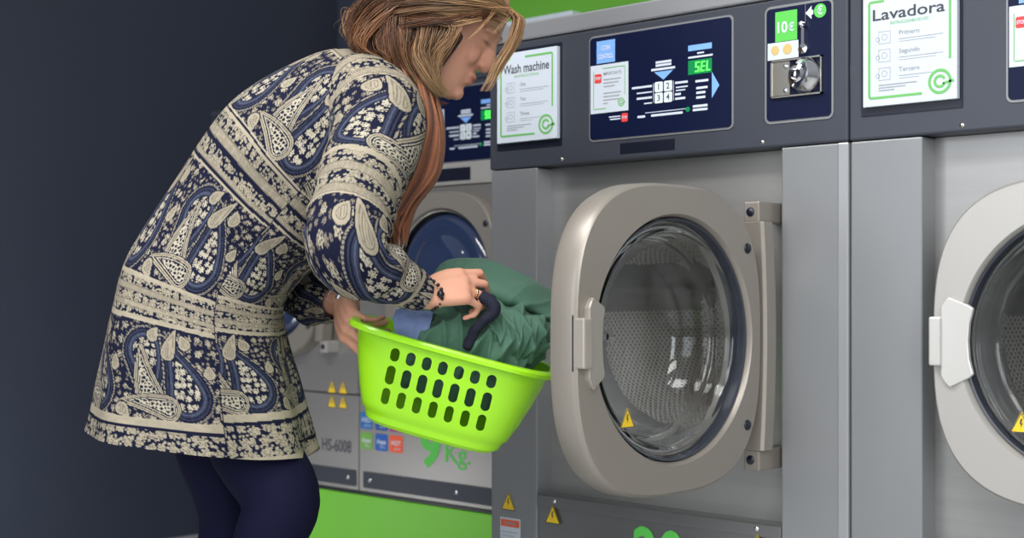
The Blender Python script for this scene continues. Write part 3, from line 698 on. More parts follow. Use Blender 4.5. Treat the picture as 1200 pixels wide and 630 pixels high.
# hands
def hand(mb, W_, K, n, side, curls, spread=1.0, thumb=None, lens=None, palmw=.037):
    """W_ wrist, K centre of the knuckles, n back-of-hand normal, side = direction towards the little finger"""
    d = (K-W_).normalized(); n = (n-d*n.dot(d)).normalized(); s = (side-d*side.dot(d)); s = (s-n*s.dot(n)).normalized()
    for q, r0, r1 in ((-.75, .014, .0135), (-.25, .0155, .0145), (.25, .0155, .014), (.72, .0135, .0125)):
        limb(mb, [W_+s*(q*.018), W_.lerp(K, .5)+s*(q*.032)+n*.003, K+s*(q*palmw)-d*(.004*abs(q+.2))], [r0, (r0+r1)/2, r1*.92], 12)
    mb.ell(W_.lerp(K, .55)-n*.004, (d*.040, s*.031, n*.0135), 14)
    L = lens or [(.041, .026, .020), (.045, .029, .021), (.042, .027, .020), (.033, .020, .018)]; tips = []
    for i, (q, cu) in enumerate(zip((-.78, -.27, .25, .74), curls)):
        p = K+s*(q*palmw)-d*(.004*abs(q+.2)); a = 0; fan = (q*.16*spread); P = [p-d*.012, p]; 
        for l, c_ in zip(L[i], cu):
            a += R(c_); dd = (d*math.cos(a)-n*math.sin(a)+s*fan).normalized(); p = p+dd*l; P.append(p)
        rr_ = [.0088, .0092, .0082, .0074, .0064] if i < 3 else [.0078, .0080, .0070, .0063, .0055]
        # dense polyline with small rounded joints
        Q = []; RR = []
        for k in range(len(P)-1):
            for t in (0, .5): Q.append(P[k].lerp(P[k+1], t)); RR.append(rr_[k]*(1-t)+rr_[k+1]*t-(.0005 if t else 0))
        Q.append(P[-1]); RR.append(rr_[-1]); mb.tube(Q, RR, 12); tips.append(P)
    if thumb:
        T = [W_.lerp(K, .22)-s*.018]+[W_+d*a_+s*b_+n*c_ for a_, b_, c_ in thumb]
        limb(mb, T, [.0145, .0125, .0105, .0080][:len(T)], 12)
    return tips, d, n, s
KN = at(544, 335, 2.425)
tN, dN, nN, sN = hand(body, wrN, KN, HV(.15, .66, .75), HV(0, -.78, .62), [(22, 52, 48), (28, 58, 52), (36, 66, 56), (46, 74, 58)], thumb=[(.045, -.038, -.010), (.072, -.040, -.022), (.092, -.030, -.032)])
KF = at(409, 381, 2.575)
tF, dF, nF, sF = hand(body, wrF, KF, HV(-.85, .05, .5), HV(.25, 0, .95), [(38, 48, 30), (38, 52, 30), (36, 54, 34), (34, 56, 36)], thumb=[(.020, -.022, -.022), (.032, -.020, -.052), (.040, -.008, -.078)])
# ---- head: built in its own frame (x forward, y to her left, z up), about 0.23 m tall
HU = Vector((.53, .848)).normalized(); hz_ = HV(HU.x, HU.y, 0); hx_ = HV(HU.y, -HU.x, .10).normalized(); hz_ = (hz_-hx_*hz_.dot(hx_)).normalized(); hy_ = hz_.cross(hx_)
HC = at(531, 22, 2.60)     # centre of the cranium
HM = Matrix((hx_, hy_, hz_)).transposed()
def hp(x, y, z): return HC + hx_*x + hy_*y + hz_*z
def prof_head():
    rows = []   # z, x back, x front, half width, exponent
    T = [(.103, -.035, .020, .025), (.098, -.060, .048, .047), (.085, -.082, .070, .062), (.060, -.098, .084, .072), (.030, -.103, .090, .076), (.0, -.102, .090, .077), (-.020, -.098, .086, .076),
         (-.040, -.088, .086, .073), (-.060, -.070, .086, .069), (-.078, -.050, .086, .064), (-.095, -.032, .084, .058), (-.110, -.012, .083, .048), (-.122, .012, .080, .037), (-.130, .036, .072, .022)]
    return T
body_head = MB(); rings = []
for z, xb, xf, hw in prof_head():
    ring = []
    for i in range(40):
        a = 2*math.pi*i/40; c, s_ = math.cos(a), math.sin(a); r = (abs(c)**2.15+abs(s_)**2.15)**(-1/2.15)
        x = (xf+xb)/2+(xf-xb)/2*c*r; ring.append(hp(x, hw*s_*r*(1-.10*max(0, c)), z))
    rings.append(ring)
body.ring_loft(rings, cap0=True, cap1=True)
# nose, brow, cheeks, lips, chin, ears
limb(body, [hp(.084, 0, .008), hp(.089, 0, -.012), hp(.096, 0, -.032), hp(.097, 0, -.044)], [.009, .011, .0145, .0135], 12)
for s_ in (-1, 1):
    body.ell(hp(.092, s_*.012, -.045), (hx_*.012, hy_*.008, hz_*.007), 10)
    body.ell(hp(.070, s_*.032, -.042), (hx_*.017, hy_*.020, hz_*.022), 12)
    limb(body, [hp(.086, s_*.010, .012), hp(.086, s_*.030, .016), hp(.074, s_*.050, .008)], [.007, .0075, .006], 10)
    body.ell(hp(.073, s_*.028, -.005), (hx_*.012, hy_*.0125, hz_*.0095), 12)
    body.ell(hp(-.004, s_*.078, -.015), (hx_*.016, hy_*.007, hz_*.029), 12)
body.ell(hp(.087, 0, -.0715), (hx_*.0095, hy_*.021, hz_*.0055), 12); body.ell(hp(.085, 0, -.084), (hx_*.0095, hy_*.018, hz_*.006), 12)
body.ell(hp(.078, 0, -.112), (hx_*.014, hy_*.019, hz_*.014), 12)
bo = body.build('person', M['skin'], None); remeshed(bo, .0036, 5, .5)
P = co_of(bo.data); rel = P-np.array(HC); X = rel@np.array(hx_); Y = rel@np.array(hy_); Zh = rel@np.array(hz_)
base = np.array((.60, .335, .235)); col = np.tile(base, (len(P), 1)); nz = vnoise(P, 45, 3)[:, None]*.06+vnoise(P, 12, 4)[:, None]*.06; col = col*(1+nz)*np.array((1.06, .98, .95))
def blob(cx, cy, cz, r, c, amt):
    global col
    w_ = np.exp(-(((X-cx)/r[0])**2+((np.abs(Y)-cy)/r[1])**2+((Zh-cz)/r[2])**2))[:, None]*amt; col = col*(1-w_)+np.array(c)*w_
blob(.078, .042, -.040, (.03, .026, .024), (.60, .22, .16), .30); blob(.108, 0, -.044, (.014, .012, .012), (.62, .24, .16), .4)
blob(.094, 0, -.078, (.010, .020, .0085), (.46, .09, .08), .9); blob(.092, .031, -.010, (.016, .018, .003), (.04, .022, .018), .95); blob(.092, .030, .0175, (.012, .018, .003), (.16, .08, .045), .8)
blob(.086, .031, .002, (.02, .018, .006), (.42, .21, .15), .5)
for T_ in tN+tF:      # warmer knuckles and fingertips
    for p in (T_[1], T_[2], T_[-1]):
        w_ = np.exp(-((P-np.array(p))**2).sum(1)/.011**2)[:, None]*.35; col = col*(1-w_)+np.array((.62, .24, .17))*w_
set_col(bo.data, np.clip(col, 0, 1))
person = tag(bo, 'woman bending forward in a navy and cream paisley tunic, holding a lime laundry basket', 'person')
# nails
nb = MB()
for T_ in tN+tF:
    p, q = T_[-2], T_[-1]; nb.ell(p.lerp(q, .8), ((q-p).normalized()*.007, (q-p).normalized().cross(nN).normalized()*.0045, nN*.0065), 8)
# ---- tights and boots
tg = MB(); limb(tg, legN, [.078]+[r+.007 for r in radN[1:]], 24); limb(tg, legF, [.078]+[r+.007 for r in radF[1:]], 24)
to = tg.build('tights', M['tights'], person, True); remeshed(to, .007, 3)
for L_ in (legN, legF):
    b = MB(); foot(b, L_[-1], .010); limb(b, [L_[-1]+UV3*.16, L_[-1]+UV3*.06, L_[-1]], [.050, .049, .048], 16)
    o = b.build('ankle_boot', M['boot'], person, True); remeshed(o, .006, 3); a_ = co_of(o.data); a_[:, 2] = np.maximum(a_[:, 2], .001); set_co(o.data, a_)
# ---- tunic
NR, NC = 620, 620
S = spline(SEC, NR); B = np.array([at(r[0], r[1], r[5]) for r in S]); F_ = np.array([at(r[2], r[3], r[5]) for r in S]); cen = (B+F_)/2; A = (B-F_)/2
seg = np.r_[0, np.cumsum(np.linalg.norm(np.diff(B*.6+F_*.4, axis=0), axis=1))]; 
a = np.linspace(0, 2*np.pi, NC, endpoint=False); e_ = 2.35; r_ = (np.abs(np.cos(a))**e_+np.abs(np.sin(a))**e_)**(-1/e_)
G = cen[:, None, :] + A[:, None, :]*(np.cos(a)*r_)[None, :, None] - np.array(FV)[None, None, :]*(S[:, 4][:, None]*(np.sin(a)*r_)[None, :])[:, :, None]
# cloth coordinates: v follows the back contour length in the photo, u the girth
vb = np.r_[0, np.cumsum(np.linalg.norm(np.diff(B, axis=0), axis=1))]
Vc = np.repeat(vb[:, None], NC, 1); Uc = np.repeat((a*.215)[None, :], NR, 0)
NRM = np.cross(np.roll(G, -1, 1)-np.roll(G, 1, 1), np.gradient(G, axis=0)); NRM /= np.linalg.norm(NRM, axis=2, keepdims=True)+1e-9
if ((NRM*(G-cen[:, None, :])).sum(2)).mean() < 0: NRM = -NRM
PF = G.reshape(-1, 3); dsp = vnoise(PF, 5.5, 11)*.006+vnoise(PF, 14, 12)*.0022
tt = Vc.ravel()/vb[-1]; aa = np.repeat(a[None, :], NR, 0).ravel()
# folds: soft vertical flutes towards the hem and pulls from the armpit and hip
dsp += .009*np.clip((tt-.62)/.38, 0, 1)*np.sin(aa*7+1.3+vnoise(PF, 3, 13)*1.2)
fold = np.sin((aa-1.9)*3.0*(1+tt)+tt*34+vnoise(PF, 6, 14)*1.5); dsp += .0055*np.clip(fold, -.2, 1)*np.exp(-((aa-2.15)/.55)**2)*np.exp(-((tt-.52)/.20)**2)
fold2 = np.sin(tt*46+aa*5+vnoise(PF, 5, 15)*2); dsp += .003*fold2*np.exp(-((aa-1.7)/.7)**2)*np.exp(-((tt-.28)/.16)**2)
dsp[Vc.ravel() < .02] *= .3
G2 = (PF+NRM.reshape(-1, 3)*dsp[:, None]).reshape(NR, NC, 3)
# turned-in hem
hem = np.stack([G2[-1]+(cen[-1]-G2[-1])*k+np.array((0, 0, h_)) for k, h_ in ((.012, .0), (.03, .004), (.04, .03))]); Gt = np.concatenate([G2, hem])
# zone borders along the back length, from the picked outline points
def vat(px, py):
    p = np.array([[q[0], q[1]] for q in S]); return vb[int(np.argmin(((p-np.array((px, py)))**2).sum(1)))]
z = [0, .03, vat(275, 126), vat(236, 176), vat(151, 308), vat(139, 360), vat(113, 472), vb[-1]+.2]
zones = [(z[0], z[1], [(0, 1, 'W')]), (z[1], z[2], 'P'), (z[2], z[3], BAND), (z[3], z[4], 'P'), (z[4], z[5], BANDW), (z[5], z[6], 'P'), (z[6], z[7]-.17, HEM), (z[7]-.17, z[7], [(0, 1, 'W')])]
Uf = Uc.ravel().copy(); Vf = Vc.ravel().copy(); side = (aa > 1.98) & (aa < 4.3); Vf = np.where(side & (Vf > z[2]), Vf+.018+(aa-1.98)*.012, Vf); Uf = np.where(side, Uf+.07, Uf)
Vf = Vf + .004*vnoise(np.stack([Uf*0, Uf, Vf], 1), 9, 21)
colT = paint(Uf, Vf, zones, 0); seam = (np.abs(aa-1.98) < .004) & (Vf > .2); colT[seam] = NAVY
colT = colT*(1+.10*vnoise(PF, 160, 22)[:, None])
tun = gridmesh('tunic', Gt, M['tunic'], person); set_col(tun.data, np.clip(np.concatenate([colT, np.tile(NAVY, (3*NC, 1))]), 0, 1))
# ---- sleeves
def sleeve(pts, nr, nc, zones, seed, cuff_in=.8, u0=0, axis_hint=None, wr=.006):
    S_ = spline([tuple(p)+(r,) for p, r in pts], nr); Cc = S_[:, :3]; rad = S_[:, 3]; T = np.gradient(Cc, axis=0); T /= np.linalg.norm(T, axis=1, keepdims=True)
    k = 14; Tp = np.pad(T, ((k, k), (0, 0)), 'edge'); T = np.stack([np.convolve(Tp[:, i], np.ones(2*k+1)/(2*k+1), 'valid') for i in range(3)], 1); T /= np.linalg.norm(T, axis=1, keepdims=True)
    u = -np.array(FV); Us = []
    for t in T: u = u-t*(u@t); u /= np.linalg.norm(u); Us.append(u.copy())
    Us = np.array(Us); Ws = np.cross(T, Us); a = np.linspace(0, 2*np.pi, nc, endpoint=False)
    D = Us[:, None, :]*np.cos(a)[None, :, None]+Ws[:, None, :]*np.sin(a)[None, :, None]; G = Cc[:, None, :]+D*rad[:, None, None]
    L = np.r_[0, np.cumsum(np.linalg.norm(np.diff(Cc, axis=0), axis=1))]; V = np.repeat(L[:, None], nc, 1).ravel(); A_ = np.repeat(a[None, :], nr, 0).ravel(); PF = G.reshape(-1, 3)
    d = vnoise(PF, 8, seed+31)*.005+vnoise(PF, 22, seed+32)*.0018
    t = V/L[-1]; d += wr*np.sin(t*95+np.sin(A_+.6)*1.8+vnoise(PF, 7, seed+33)*2)*np.exp(-((t-.56)/.12)**2)*(.6-.4*np.cos(A_*1+1)) + .0028*np.sin(t*60+A_*2)*np.exp(-((t-.85)/.12)**2)
    G = (PF+D.reshape(-1, 3)*d[:, None]).reshape(nr, nc, 3)
    inn = np.stack([G[-1]+(Cc[-1]-G[-1])*.06, G[-1]+(Cc[-1]-G[-1])*.09-T[-1]*.03]); Gt = np.concatenate([G, inn])
    c = paint(A_*.062+u0, V+.010*np.sin(A_+2.2), zones, seed); c = c*(1+.10*vnoise(PF, 160, 22)[:, None])
    o = gridmesh('sleeve', Gt, M['tunic'], tun); set_col(o.data, np.clip(np.concatenate([c, np.tile(NAVY, (2*nc, 1))]), 0, 1)); return L
SLB = [(0, .08, 'C'), (.08, .36, 'F'), (.36, .56, 'W'), (.56, .84, 'F'), (.84, 1, 'W')]
L_ = sleeve([(at(405, 118, 2.56), .070), (at(425, 118, 2.51), .083), (at(441, 140, 2.46), .086), (at(437, 175, 2.415), .079), (at(422, 215, 2.37), .073), (at(410, 255, 2.325), .068), (at(408, 290, 2.30), .064), (at(424, 311, 2.315), .056), (at(452, 322, 2.355), .046), (at(478, 336, 2.39), .037), (at(494, 344, 2.41), .0325)], 420, 360,
            [(0, .035, 'P'), (.035, .125, SLB), (.125, .275, 'P'), (.275, .365, SLB), (.365, .56, 'P'), (.56, .9, 'P')], 40, u0=.03)
sleeve([(at(412, 125, 2.68), .070), (at(430, 135, 2.73), .078), (at(425, 190, 2.78), .070), (at(390, 270, 2.80), .064), (at(356, 330, 2.80), .060), (at(366, 350, 2.75), .050), (at(388, 352, 2.69), .038), (at(397, 354, 2.66), .033)], 220, 200,
            [(0, .12, SLB), (.12, .27, 'P'), (.27, .36, SLB), (.36, .8, 'P')], 70)
print('sleeve', L_[-1], 'body', vb[-1])
# ---- collar band
mb = MB(); 
def ringpts(rw, k, up): return [tuple(Vector(p)+Vector(up)) for p in torso_ring(rw, 40, k, 2.1)]
# ---- scarf: folded neck wrap plus hanging tail
def ribbon(name, cen_, wid, nrm, fl, m, parent, n=160, mcols=90, thick=.0, fray=0, seed=0):
    S_ = spline([tuple(c)+tuple(w_)+tuple(q) for c, w_, q in zip(cen_, wid, nrm)], n); Cc, Wv, Nv = S_[:, :3], S_[:, 3:6], S_[:, 6:9]; s = np.linspace(-1, 1, mcols)
    G = Cc[:, None, :]+Wv[:, None, :]*s[None, :, None]; V = np.linspace(0, 1, n)[:, None]+0*s[None, :]; PF = G.reshape(-1, 3)
    ph = (s[None, :]*fl*3.1+V*2.2).ravel()+vnoise(PF, 7, 50+seed)*1.6; d = np.sin(ph)*.011+np.sin(ph*2.3+1)*.005+vnoise(PF, 30, 51+seed)*.0015
    G = (PF+np.repeat(Nv, mcols, 0)*d[:, None])
    if fray:
        down = np.clip((V.ravel()-.80)/.2, 0, 1)**1.5; G[:, 2] -= down*.045*(hsh(np.floor((s[None, :]*24+0*V).ravel()), np.zeros(n*mcols), np.zeros(n*mcols), seed)-.2); G[:, 2] -= down*.02*vnoise(np.stack([(s[None, :]*6+0*V).ravel()]*3, 1), 1.5, 3)
    o = gridmesh(name, G.reshape(n, mcols, 3), m, parent, wrap=False); md = o.modifiers.new('t', 'SOLIDIFY'); md.thickness = .0018; return o
tail_c = [at(478, 72, 2.50), at(492, 108, 2.475), at(497, 145, 2.47), at(489, 180, 2.47), at(480, 214, 2.475), at(464, 248, 2.48), at(455, 270, 2.485)]
tail_w = [HV(.018, .006, -.02), HV(.018, .006, -.01), HV(.026, .004, 0), HV(.040, .004, .0), HV(.042, .010, 0), HV(.030, .016, 0), HV(.022, .014, 0)]
sc1 = ribbon('scarf', tail_c, tail_w, [-FV]*7, 2.2, M['scarf'], person, fray=1, seed=1)
tail2 = [c+HV(.012, -.0, -.03) for c in tail_c]; ribbon('scarf_tail', tail2, [w_*.85 for w_ in tail_w], [-FV]*7, 3.0, M['scarf'], sc1, fray=1, seed=5)
# neck wrap: tube around the neck base with twisted folds
wc = at(458, 92, 2.615); ax1 = HV(.55, .83, 0).normalized()*-1; pl1 = HV(.70, -.72, 0).normalized()
G = []; nA, nB = 220, 60; ax_n = HV(.80, .60, 0).normalized(); e1 = HV(-.60, .80, 0).normalized(); e2 = HV(0, 0, 1)
for i in range(nA):
    al = 2*math.pi*i/nA; c_ = wc+e1*(.066*math.cos(al))+e2*(.088*math.sin(al)); ro = (e1*math.cos(al)+e2*math.sin(al)).normalized()
    row = []
    for j in range(nB):
        b_ = 2*math.pi*j/nB; rad_ = .021+.0045*math.sin(3*b_+al*5)+.003*math.sin(7*b_-al*8); row.append(tuple(c_+ro*(rad_*.8*math.cos(b_))+ax_n*(rad_*1.5*math.sin(b_))))
    G.append(row)
G = np.array(G+[G[0]]); gridmesh('neck_wrap', G, M['scarf'], sc1)
# ---- jewellery
br = MB(); c0 = wrN+dN*.014; ang_n = 22
for i in range(ang_n):
    al = 2*math.pi*i/ang_n; p = c0+nN*(.0285*math.cos(al))+sN*(.0295*math.sin(al))+dN*(.010*math.sin(al*2)); br.ell(p, (dN*.0034, nN*.0034, sN*.0034), 8)
br.ell(c0+nN*.022+sN*.024+dN*.006, (dN*.0065, nN*.0065, sN*.0065), 10)
br.build('bracelet', M['bead'], person, True)
def finger_ring(name, p, q, t, m, r=.0098):
    mb = MB(); d = (q-p).normalized(); u = d.orthogonal().normalized(); w_ = d.cross(u); c = p.lerp(q, t); rings = []
    for i in range(24):
        al = 2*math.pi*i/24; ro = u*math.cos(al)+w_*math.sin(al); rings.append([c+ro*(r+.0012*math.cos(b))+d*(.0020*math.sin(b)) for b in (0, 1.05, 2.1, 3.14, 4.2, 5.25)])
    return mb.ring_loft(rings, close=True).build(name, m, person, True)
finger_ring('gold_ring', tN[2][1], tN[2][2], .5, M['ringg'], .0092)
r2 = finger_ring('stone_ring', tF[2][1], tF[2][2], .55, M['chrome'], .0092)
cc_ = tF[2][1].lerp(tF[2][2], .55); MB().ell(cc_+nF*.006+sF*.008, (HV(.007, 0, 0), HV(0, .009, 0), HV(0, 0, .005)), 10).build('ring_stone', M['stone'], r2, True)
wt = finger_ring('wristwatch', wrF-dF*.02, wrF+dF*.006, .6, M['chrome'], .030); MB().box(-.011, .011, -.004, .004, -.014, .014).build('watch_case', M['chrome'], wt, bevel=.003)
wcase = wt.children[0]; wcase.location = wrF+HV(.004, .012, .030); wcase.rotation_euler = (R(10), R(25), TH)
# ------------------------------------------------------------------ hair
def build_hair():
    V = []; F = []; Cc = []
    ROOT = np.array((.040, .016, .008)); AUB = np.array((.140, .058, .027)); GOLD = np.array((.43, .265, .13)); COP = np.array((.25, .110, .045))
    def strand(pts, r0, c0, c1, n=16):
        S_ = spline(pts, n); k = len(V)
        for i, p in enumerate(S_):
            t = S_[min(i+1, n-1)]-S_[max(i-1, 0)]; t /= np.linalg.norm(t)+1e-9; u = np.cross(t, np.array(FV)); u /= np.linalg.norm(u)+1e-9; w_ = np.cross(t, u)
            f = i/(n-1); rr_ = r0*(1-.85*f**3)*(.5+.5*min(1, f*5))
            for q in range(3):
                al = q*2.094; V.append(p+(u*math.cos(al)+w_*math.sin(al))*rr_); Cc.append(c0*(1-f)+c1*f)
        for i in range(n-1):
            for q in range(3): F.append((k+i*3+q, k+i*3+(q+1) % 3, k+i*3+3+(q+1) % 3, k+i*3+3+q))
    def bundle(guide, num, sp0, sp1, c0, c1, rad=.0011, curl=.004, dz=.012, cvar=.72):
        """guide: list of (px,py,Z); sp0/sp1 spread (m) at root and tip"""
        g = np.array([np.array(at(*p)) for p in guide]); m = len(g)
        T = g[-1]-g[0]; side = np.cross(T, np.array(FV)); side /= np.linalg.norm(side)
        ncl = max(3, num//14); cl = rng.uniform(-1, 1, (ncl, 2)); clt = cl+rng.normal(0, .28, (ncl, 2)); tone = rng.uniform(0, 1, ncl)
        for s in range(num):
            ci = rng.integers(ncl); j = rng.normal(0, .10, 2); a0 = cl[ci]+j*2.0; a1 = clt[ci]+j*.6; ph = rng.uniform(0, 6.28); am = curl*rng.uniform(.3, 1.2); P_ = []
            Ln = rng.uniform(.82, 1.04)
            for i in range(m):
                f = i/(m-1); sp = sp0*(1-f)+sp1*f; o = a0*(1-f)+a1*f
                P_.append(g[i]+side*(o[0]*sp+am*math.sin(ph+f*5))-np.array(FV)*(o[1]*dz+am*.5*math.cos(ph+f*4)))
            P_ = np.array(P_); S_ = spline(P_, 24); S_ = S_+np.stack([vnoise(S_, 26, 60+q) for q in range(3)], 1)*(curl*1.15)*np.linspace(.3, 1, 24)[:, None]; S_ = S_[:max(6, int(24*min(1, Ln)))]
            k = tone[ci]*.75+rng.uniform(0, .25); mixc = (1-k)*(1-cvar)+k*(1+cvar)
            strand(S_[::2] if len(S_) > 12 else S_, rad*rng.uniform(.6, 1.3), c0*mixc, c1*mixc, 14)
    # base shell over the skull
    sh = MB(); rings = []
    for z, xb, xf, hw in prof_head()[:9]:
        ring = []
        for i in range(40):
            a_ = 2*math.pi*i/40; c, s_ = math.cos(a_), math.sin(a_); lim = .005 if z > .03 else -.035
            x = (xf+xb)/2+(xf-xb)/2*c; x = min(x, (xf-.004) if z > .062 else lim+.055*max(0, (z-.0)/.06)); ring.append(hp(x*1.07-.004, hw*s_*1.12, z*1.05+.004))
        rings.append(ring)
    sh.ring_loft(rings, cap0=True, cap1=True)
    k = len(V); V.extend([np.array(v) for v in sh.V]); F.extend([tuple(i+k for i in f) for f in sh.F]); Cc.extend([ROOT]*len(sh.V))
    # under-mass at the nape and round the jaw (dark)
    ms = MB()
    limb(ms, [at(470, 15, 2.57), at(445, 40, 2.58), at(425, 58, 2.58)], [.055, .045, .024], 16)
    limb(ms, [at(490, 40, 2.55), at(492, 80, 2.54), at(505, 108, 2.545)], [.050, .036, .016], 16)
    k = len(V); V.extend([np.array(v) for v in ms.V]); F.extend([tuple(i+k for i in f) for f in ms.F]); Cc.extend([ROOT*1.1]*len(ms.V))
    # skull cover: strands from the parting down both sides and the back
    def world_bundle(P_, num, sp, dz, c0, c1):
        for _ in range(num):
            j = rng.normal(0, 1, 3); G_ = np.array([np.array(p)+(np.array(hx_)*j[0]*sp+np.array(hy_)*j[1]*dz)*(.5+.5*i/(len(P_)-1)) for i, p in enumerate(P_)]); k = rng.uniform(.5, 1.5)
            strand(spline(G_, 12), .0012*rng.uniform(.7, 1.3), c0*k, c1*k, 12)
    for s_ in (-1, 1):
        for q in np.linspace(-.075, .035, 9):
            world_bundle([hp(q, 0, .116-abs(q+.02)*.3), hp(q-.004, s_*.050, .106-abs(q+.02)*.3), hp(q-.012, s_*.084, .050), hp(q-.020, s_*.090, -.010), hp(q*.8-.030, s_*.082, -.070)], 55, .012, .003, AUB*.7, AUB*1.1)
    for q in np.linspace(-.06, .06, 7):
        world_bundle([hp(-.02, q*.3, .116), hp(-.080, q*.8, .090), hp(-.112, q*1.1, .030), hp(-.118, q*1.1, -.030), hp(-.100, q, -.080)], 55, .004, .010, AUB*.7, AUB*1.1)
    # dark under layers
    D_, M_, L_ = ROOT*1.5, AUB, GOLD
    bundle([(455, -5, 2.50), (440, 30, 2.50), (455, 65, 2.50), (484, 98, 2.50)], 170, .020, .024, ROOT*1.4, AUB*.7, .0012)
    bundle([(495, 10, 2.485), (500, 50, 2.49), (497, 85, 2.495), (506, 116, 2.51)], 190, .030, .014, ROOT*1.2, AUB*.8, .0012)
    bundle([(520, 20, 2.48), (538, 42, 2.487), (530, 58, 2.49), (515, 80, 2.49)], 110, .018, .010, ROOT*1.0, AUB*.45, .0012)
    # back: wisps to the left and down over the collar
    bundle([(480, -10, 2.52), (440, 8, 2.52), (414, 30, 2.53), (410, 58, 2.54)], 190, .020, .018, AUB*.6, AUB*1.1, .0012, .007, .04)
    bundle([(470, 5, 2.50), (435, 28, 2.50), (422, 50, 2.51), (440, 66, 2.51)], 170, .018, .018, AUB*.6, COP*1.0, .0012, .008, .03)
    bundle([(465, 20, 2.49), (448, 42, 2.49), (452, 62, 2.49), (476, 76, 2.49)], 150, .016, .014, ROOT*1.6, COP*.9, .0011, .008, .02)
    bundle([(430, 18, 2.55), (412, 20, 2.55), (402, 38, 2.56), (408, 50, 2.56)], 22, .016, .02, COP, GOLD, .0007, .010, .03)
    # crown to cheek, wavy ends under the jaw
    bundle([(480, -20, 2.50), (470, 20, 2.478), (466, 52, 2.475), (476, 85, 2.48), (500, 112, 2.49)], 190, .026, .014, AUB*.8, AUB*1.5, .0011, .008)
    bundle([(495, -15, 2.49), (492, 28, 2.472), (484, 62, 2.472), (496, 92, 2.475), (518, 116, 2.49)], 200, .022, .012, AUB*1.0, GOLD*.75, .0011, .008)
    bundle([(508, 0, 2.485), (515, 32, 2.468), (504, 62, 2.468), (506, 90, 2.475), (522, 110, 2.49)], 110, .014, .008, AUB*.9, GOLD*.95, .0010, .008)
    bundle([(515, 8, 2.48), (532, 30, 2.466), (520, 52, 2.466), (508, 70, 2.472), (500, 84, 2.475)], 60, .010, .010, AUB, GOLD*1.1, .0009, .008)
    bundle([(480, 40, 2.475), (472, 72, 2.48), (482, 100, 2.49), (498, 118, 2.51), (518, 124, 2.53)], 120, .012, .009, AUB*.6, AUB*1.1, .0011, .008)
    # sweep over the top to the forehead
    bundle([(460, -5, 2.50), (500, -8, 2.475), (545, -2, 2.475), (580, 6, 2.50), (600, 20, 2.53)], 240, .028, .010, AUB*.9, GOLD*.9, .0011, .004, .03)
    bundle([(455, 10, 2.485), (490, 8, 2.465), (535, 6, 2.465), (572, 10, 2.49), (600, 24, 2.51)], 240, .020, .009, AUB*.9, GOLD*.95, .0011, .005, .02)
    bundle([(468, 26, 2.475), (500, 22, 2.463), (530, 20, 2.465), (560, 16, 2.48), (588, 16, 2.50)], 150, .014, .008, AUB*.7, AUB*1.2, .0011, .005, .014)
    bundle([(470, 12, 2.465), (500, 12, 2.458), (535, 14, 2.458), (565, 14, 2.47)], 70, .022, .014, AUB, GOLD*1.15, .0008, .005, .01)
    # front lock falling past the face
    bundle([(575, 6, 2.50), (606, 20, 2.50), (600, 45, 2.50), (584, 78, 2.505), (565, 110, 2.51)], 80, .007, .008, COP*1.0, GOLD*1.1, .0009, .004, .016)
    bundle([(590, 12, 2.52), (612, 30, 2.52), (604, 55, 2.52), (590, 80, 2.52), (576, 98, 2.52)], 34, .005, .009, COP*.9, GOLD, .0009, .005, .02)
    bundle([(560, 10, 2.47), (590, 12, 2.475), (572, 35, 2.475), (560, 50, 2.478)], 8, .02, .02, COP, GOLD, .0006, .004, .01)
    # fly-aways over the top
    bundle([(450, 0, 2.54), (480, -20, 2.54), (540, -22, 2.54), (590, 0, 2.55)], 160, .02, .012, AUB, GOLD, .0010, .005, .05)
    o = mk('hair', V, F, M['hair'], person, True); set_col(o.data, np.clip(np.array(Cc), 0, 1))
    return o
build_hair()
# ------------------------------------------------------------------ laundry basket (own frame: x along the long side, y away from the viewer, z up)
tilt = R(-15.2)
bxv = (RV*math.cos(tilt)+UV3*math.sin(tilt)); bzv0 = (-RV*math.sin(tilt)+UV3*math.cos(tilt)); byv0 = FV.copy()
yaw = R(4); pit = R(-3)
bxv2 = bxv*math.cos(yaw)+byv0*math.sin(yaw)*-1; byv = byv0*math.cos(yaw)+bxv*math.sin(yaw)
byv2 = byv*math.cos(pit)-bzv0*math.sin(pit); bzv = bxv2.cross(byv2).normalized()*1
BC = at(535, 402, 2.56); BM = Matrix.Translation(BC) @ Matrix((bxv2.normalized(), byv2.normalized(), bzv)).transposed().to_4x4()
a1, b1, a0, b0, hh = .176, .130, .130, .092, .172
def se(a_, b_, z_, n=120, e=3.4, dx=0):
    out = []
    for i in range(n):
        t = 2*math.pi*i/n; c, s_ = math.cos(t), math.sin(t); r = (abs(c)**e+abs(s_)**e)**(-1/e); out.append((a_*c*r+dx, b_*s_*r, z_))
    return out
prof = [(0, 0), (.004, .75), (.010, .93), (.028, 1.0), (.032, 1.07), (.05, 1.12), (.09, 1.2), (.13, 1.27), (.172, 1.33)]
def rad(z_):   # outer half sizes at height z above the bottom
    zs = [0, .003, .010, .024, .028, .060, .100, .140, .172]; fa = [.70, .86, .95, .99, 1.035, 1.13, 1.23, 1.31, 1.36]
    f = np.interp(z_, zs, fa); return f*a0, b0*(1+(f-1)*1.05)
outer = [se(*rad(z_), z_-hh) for z_ in (0, .003, .010, .018, .024, .028, .04, .06, .08, .1, .12, .14, .158, .166)]
A1, B1 = rad(.172)
rim = [se(A1+.002, B1+.002, -.0075), se(A1+.011, B1+.011, -.012), se(A1+.014, B1+.014, -.010), se(A1+.0145, B1+.0145, -.004), se(A1+.012, B1+.012, 0), se(A1+.004, B1+.004, .0015), se(A1-.003, B1-.003, -.0015)]
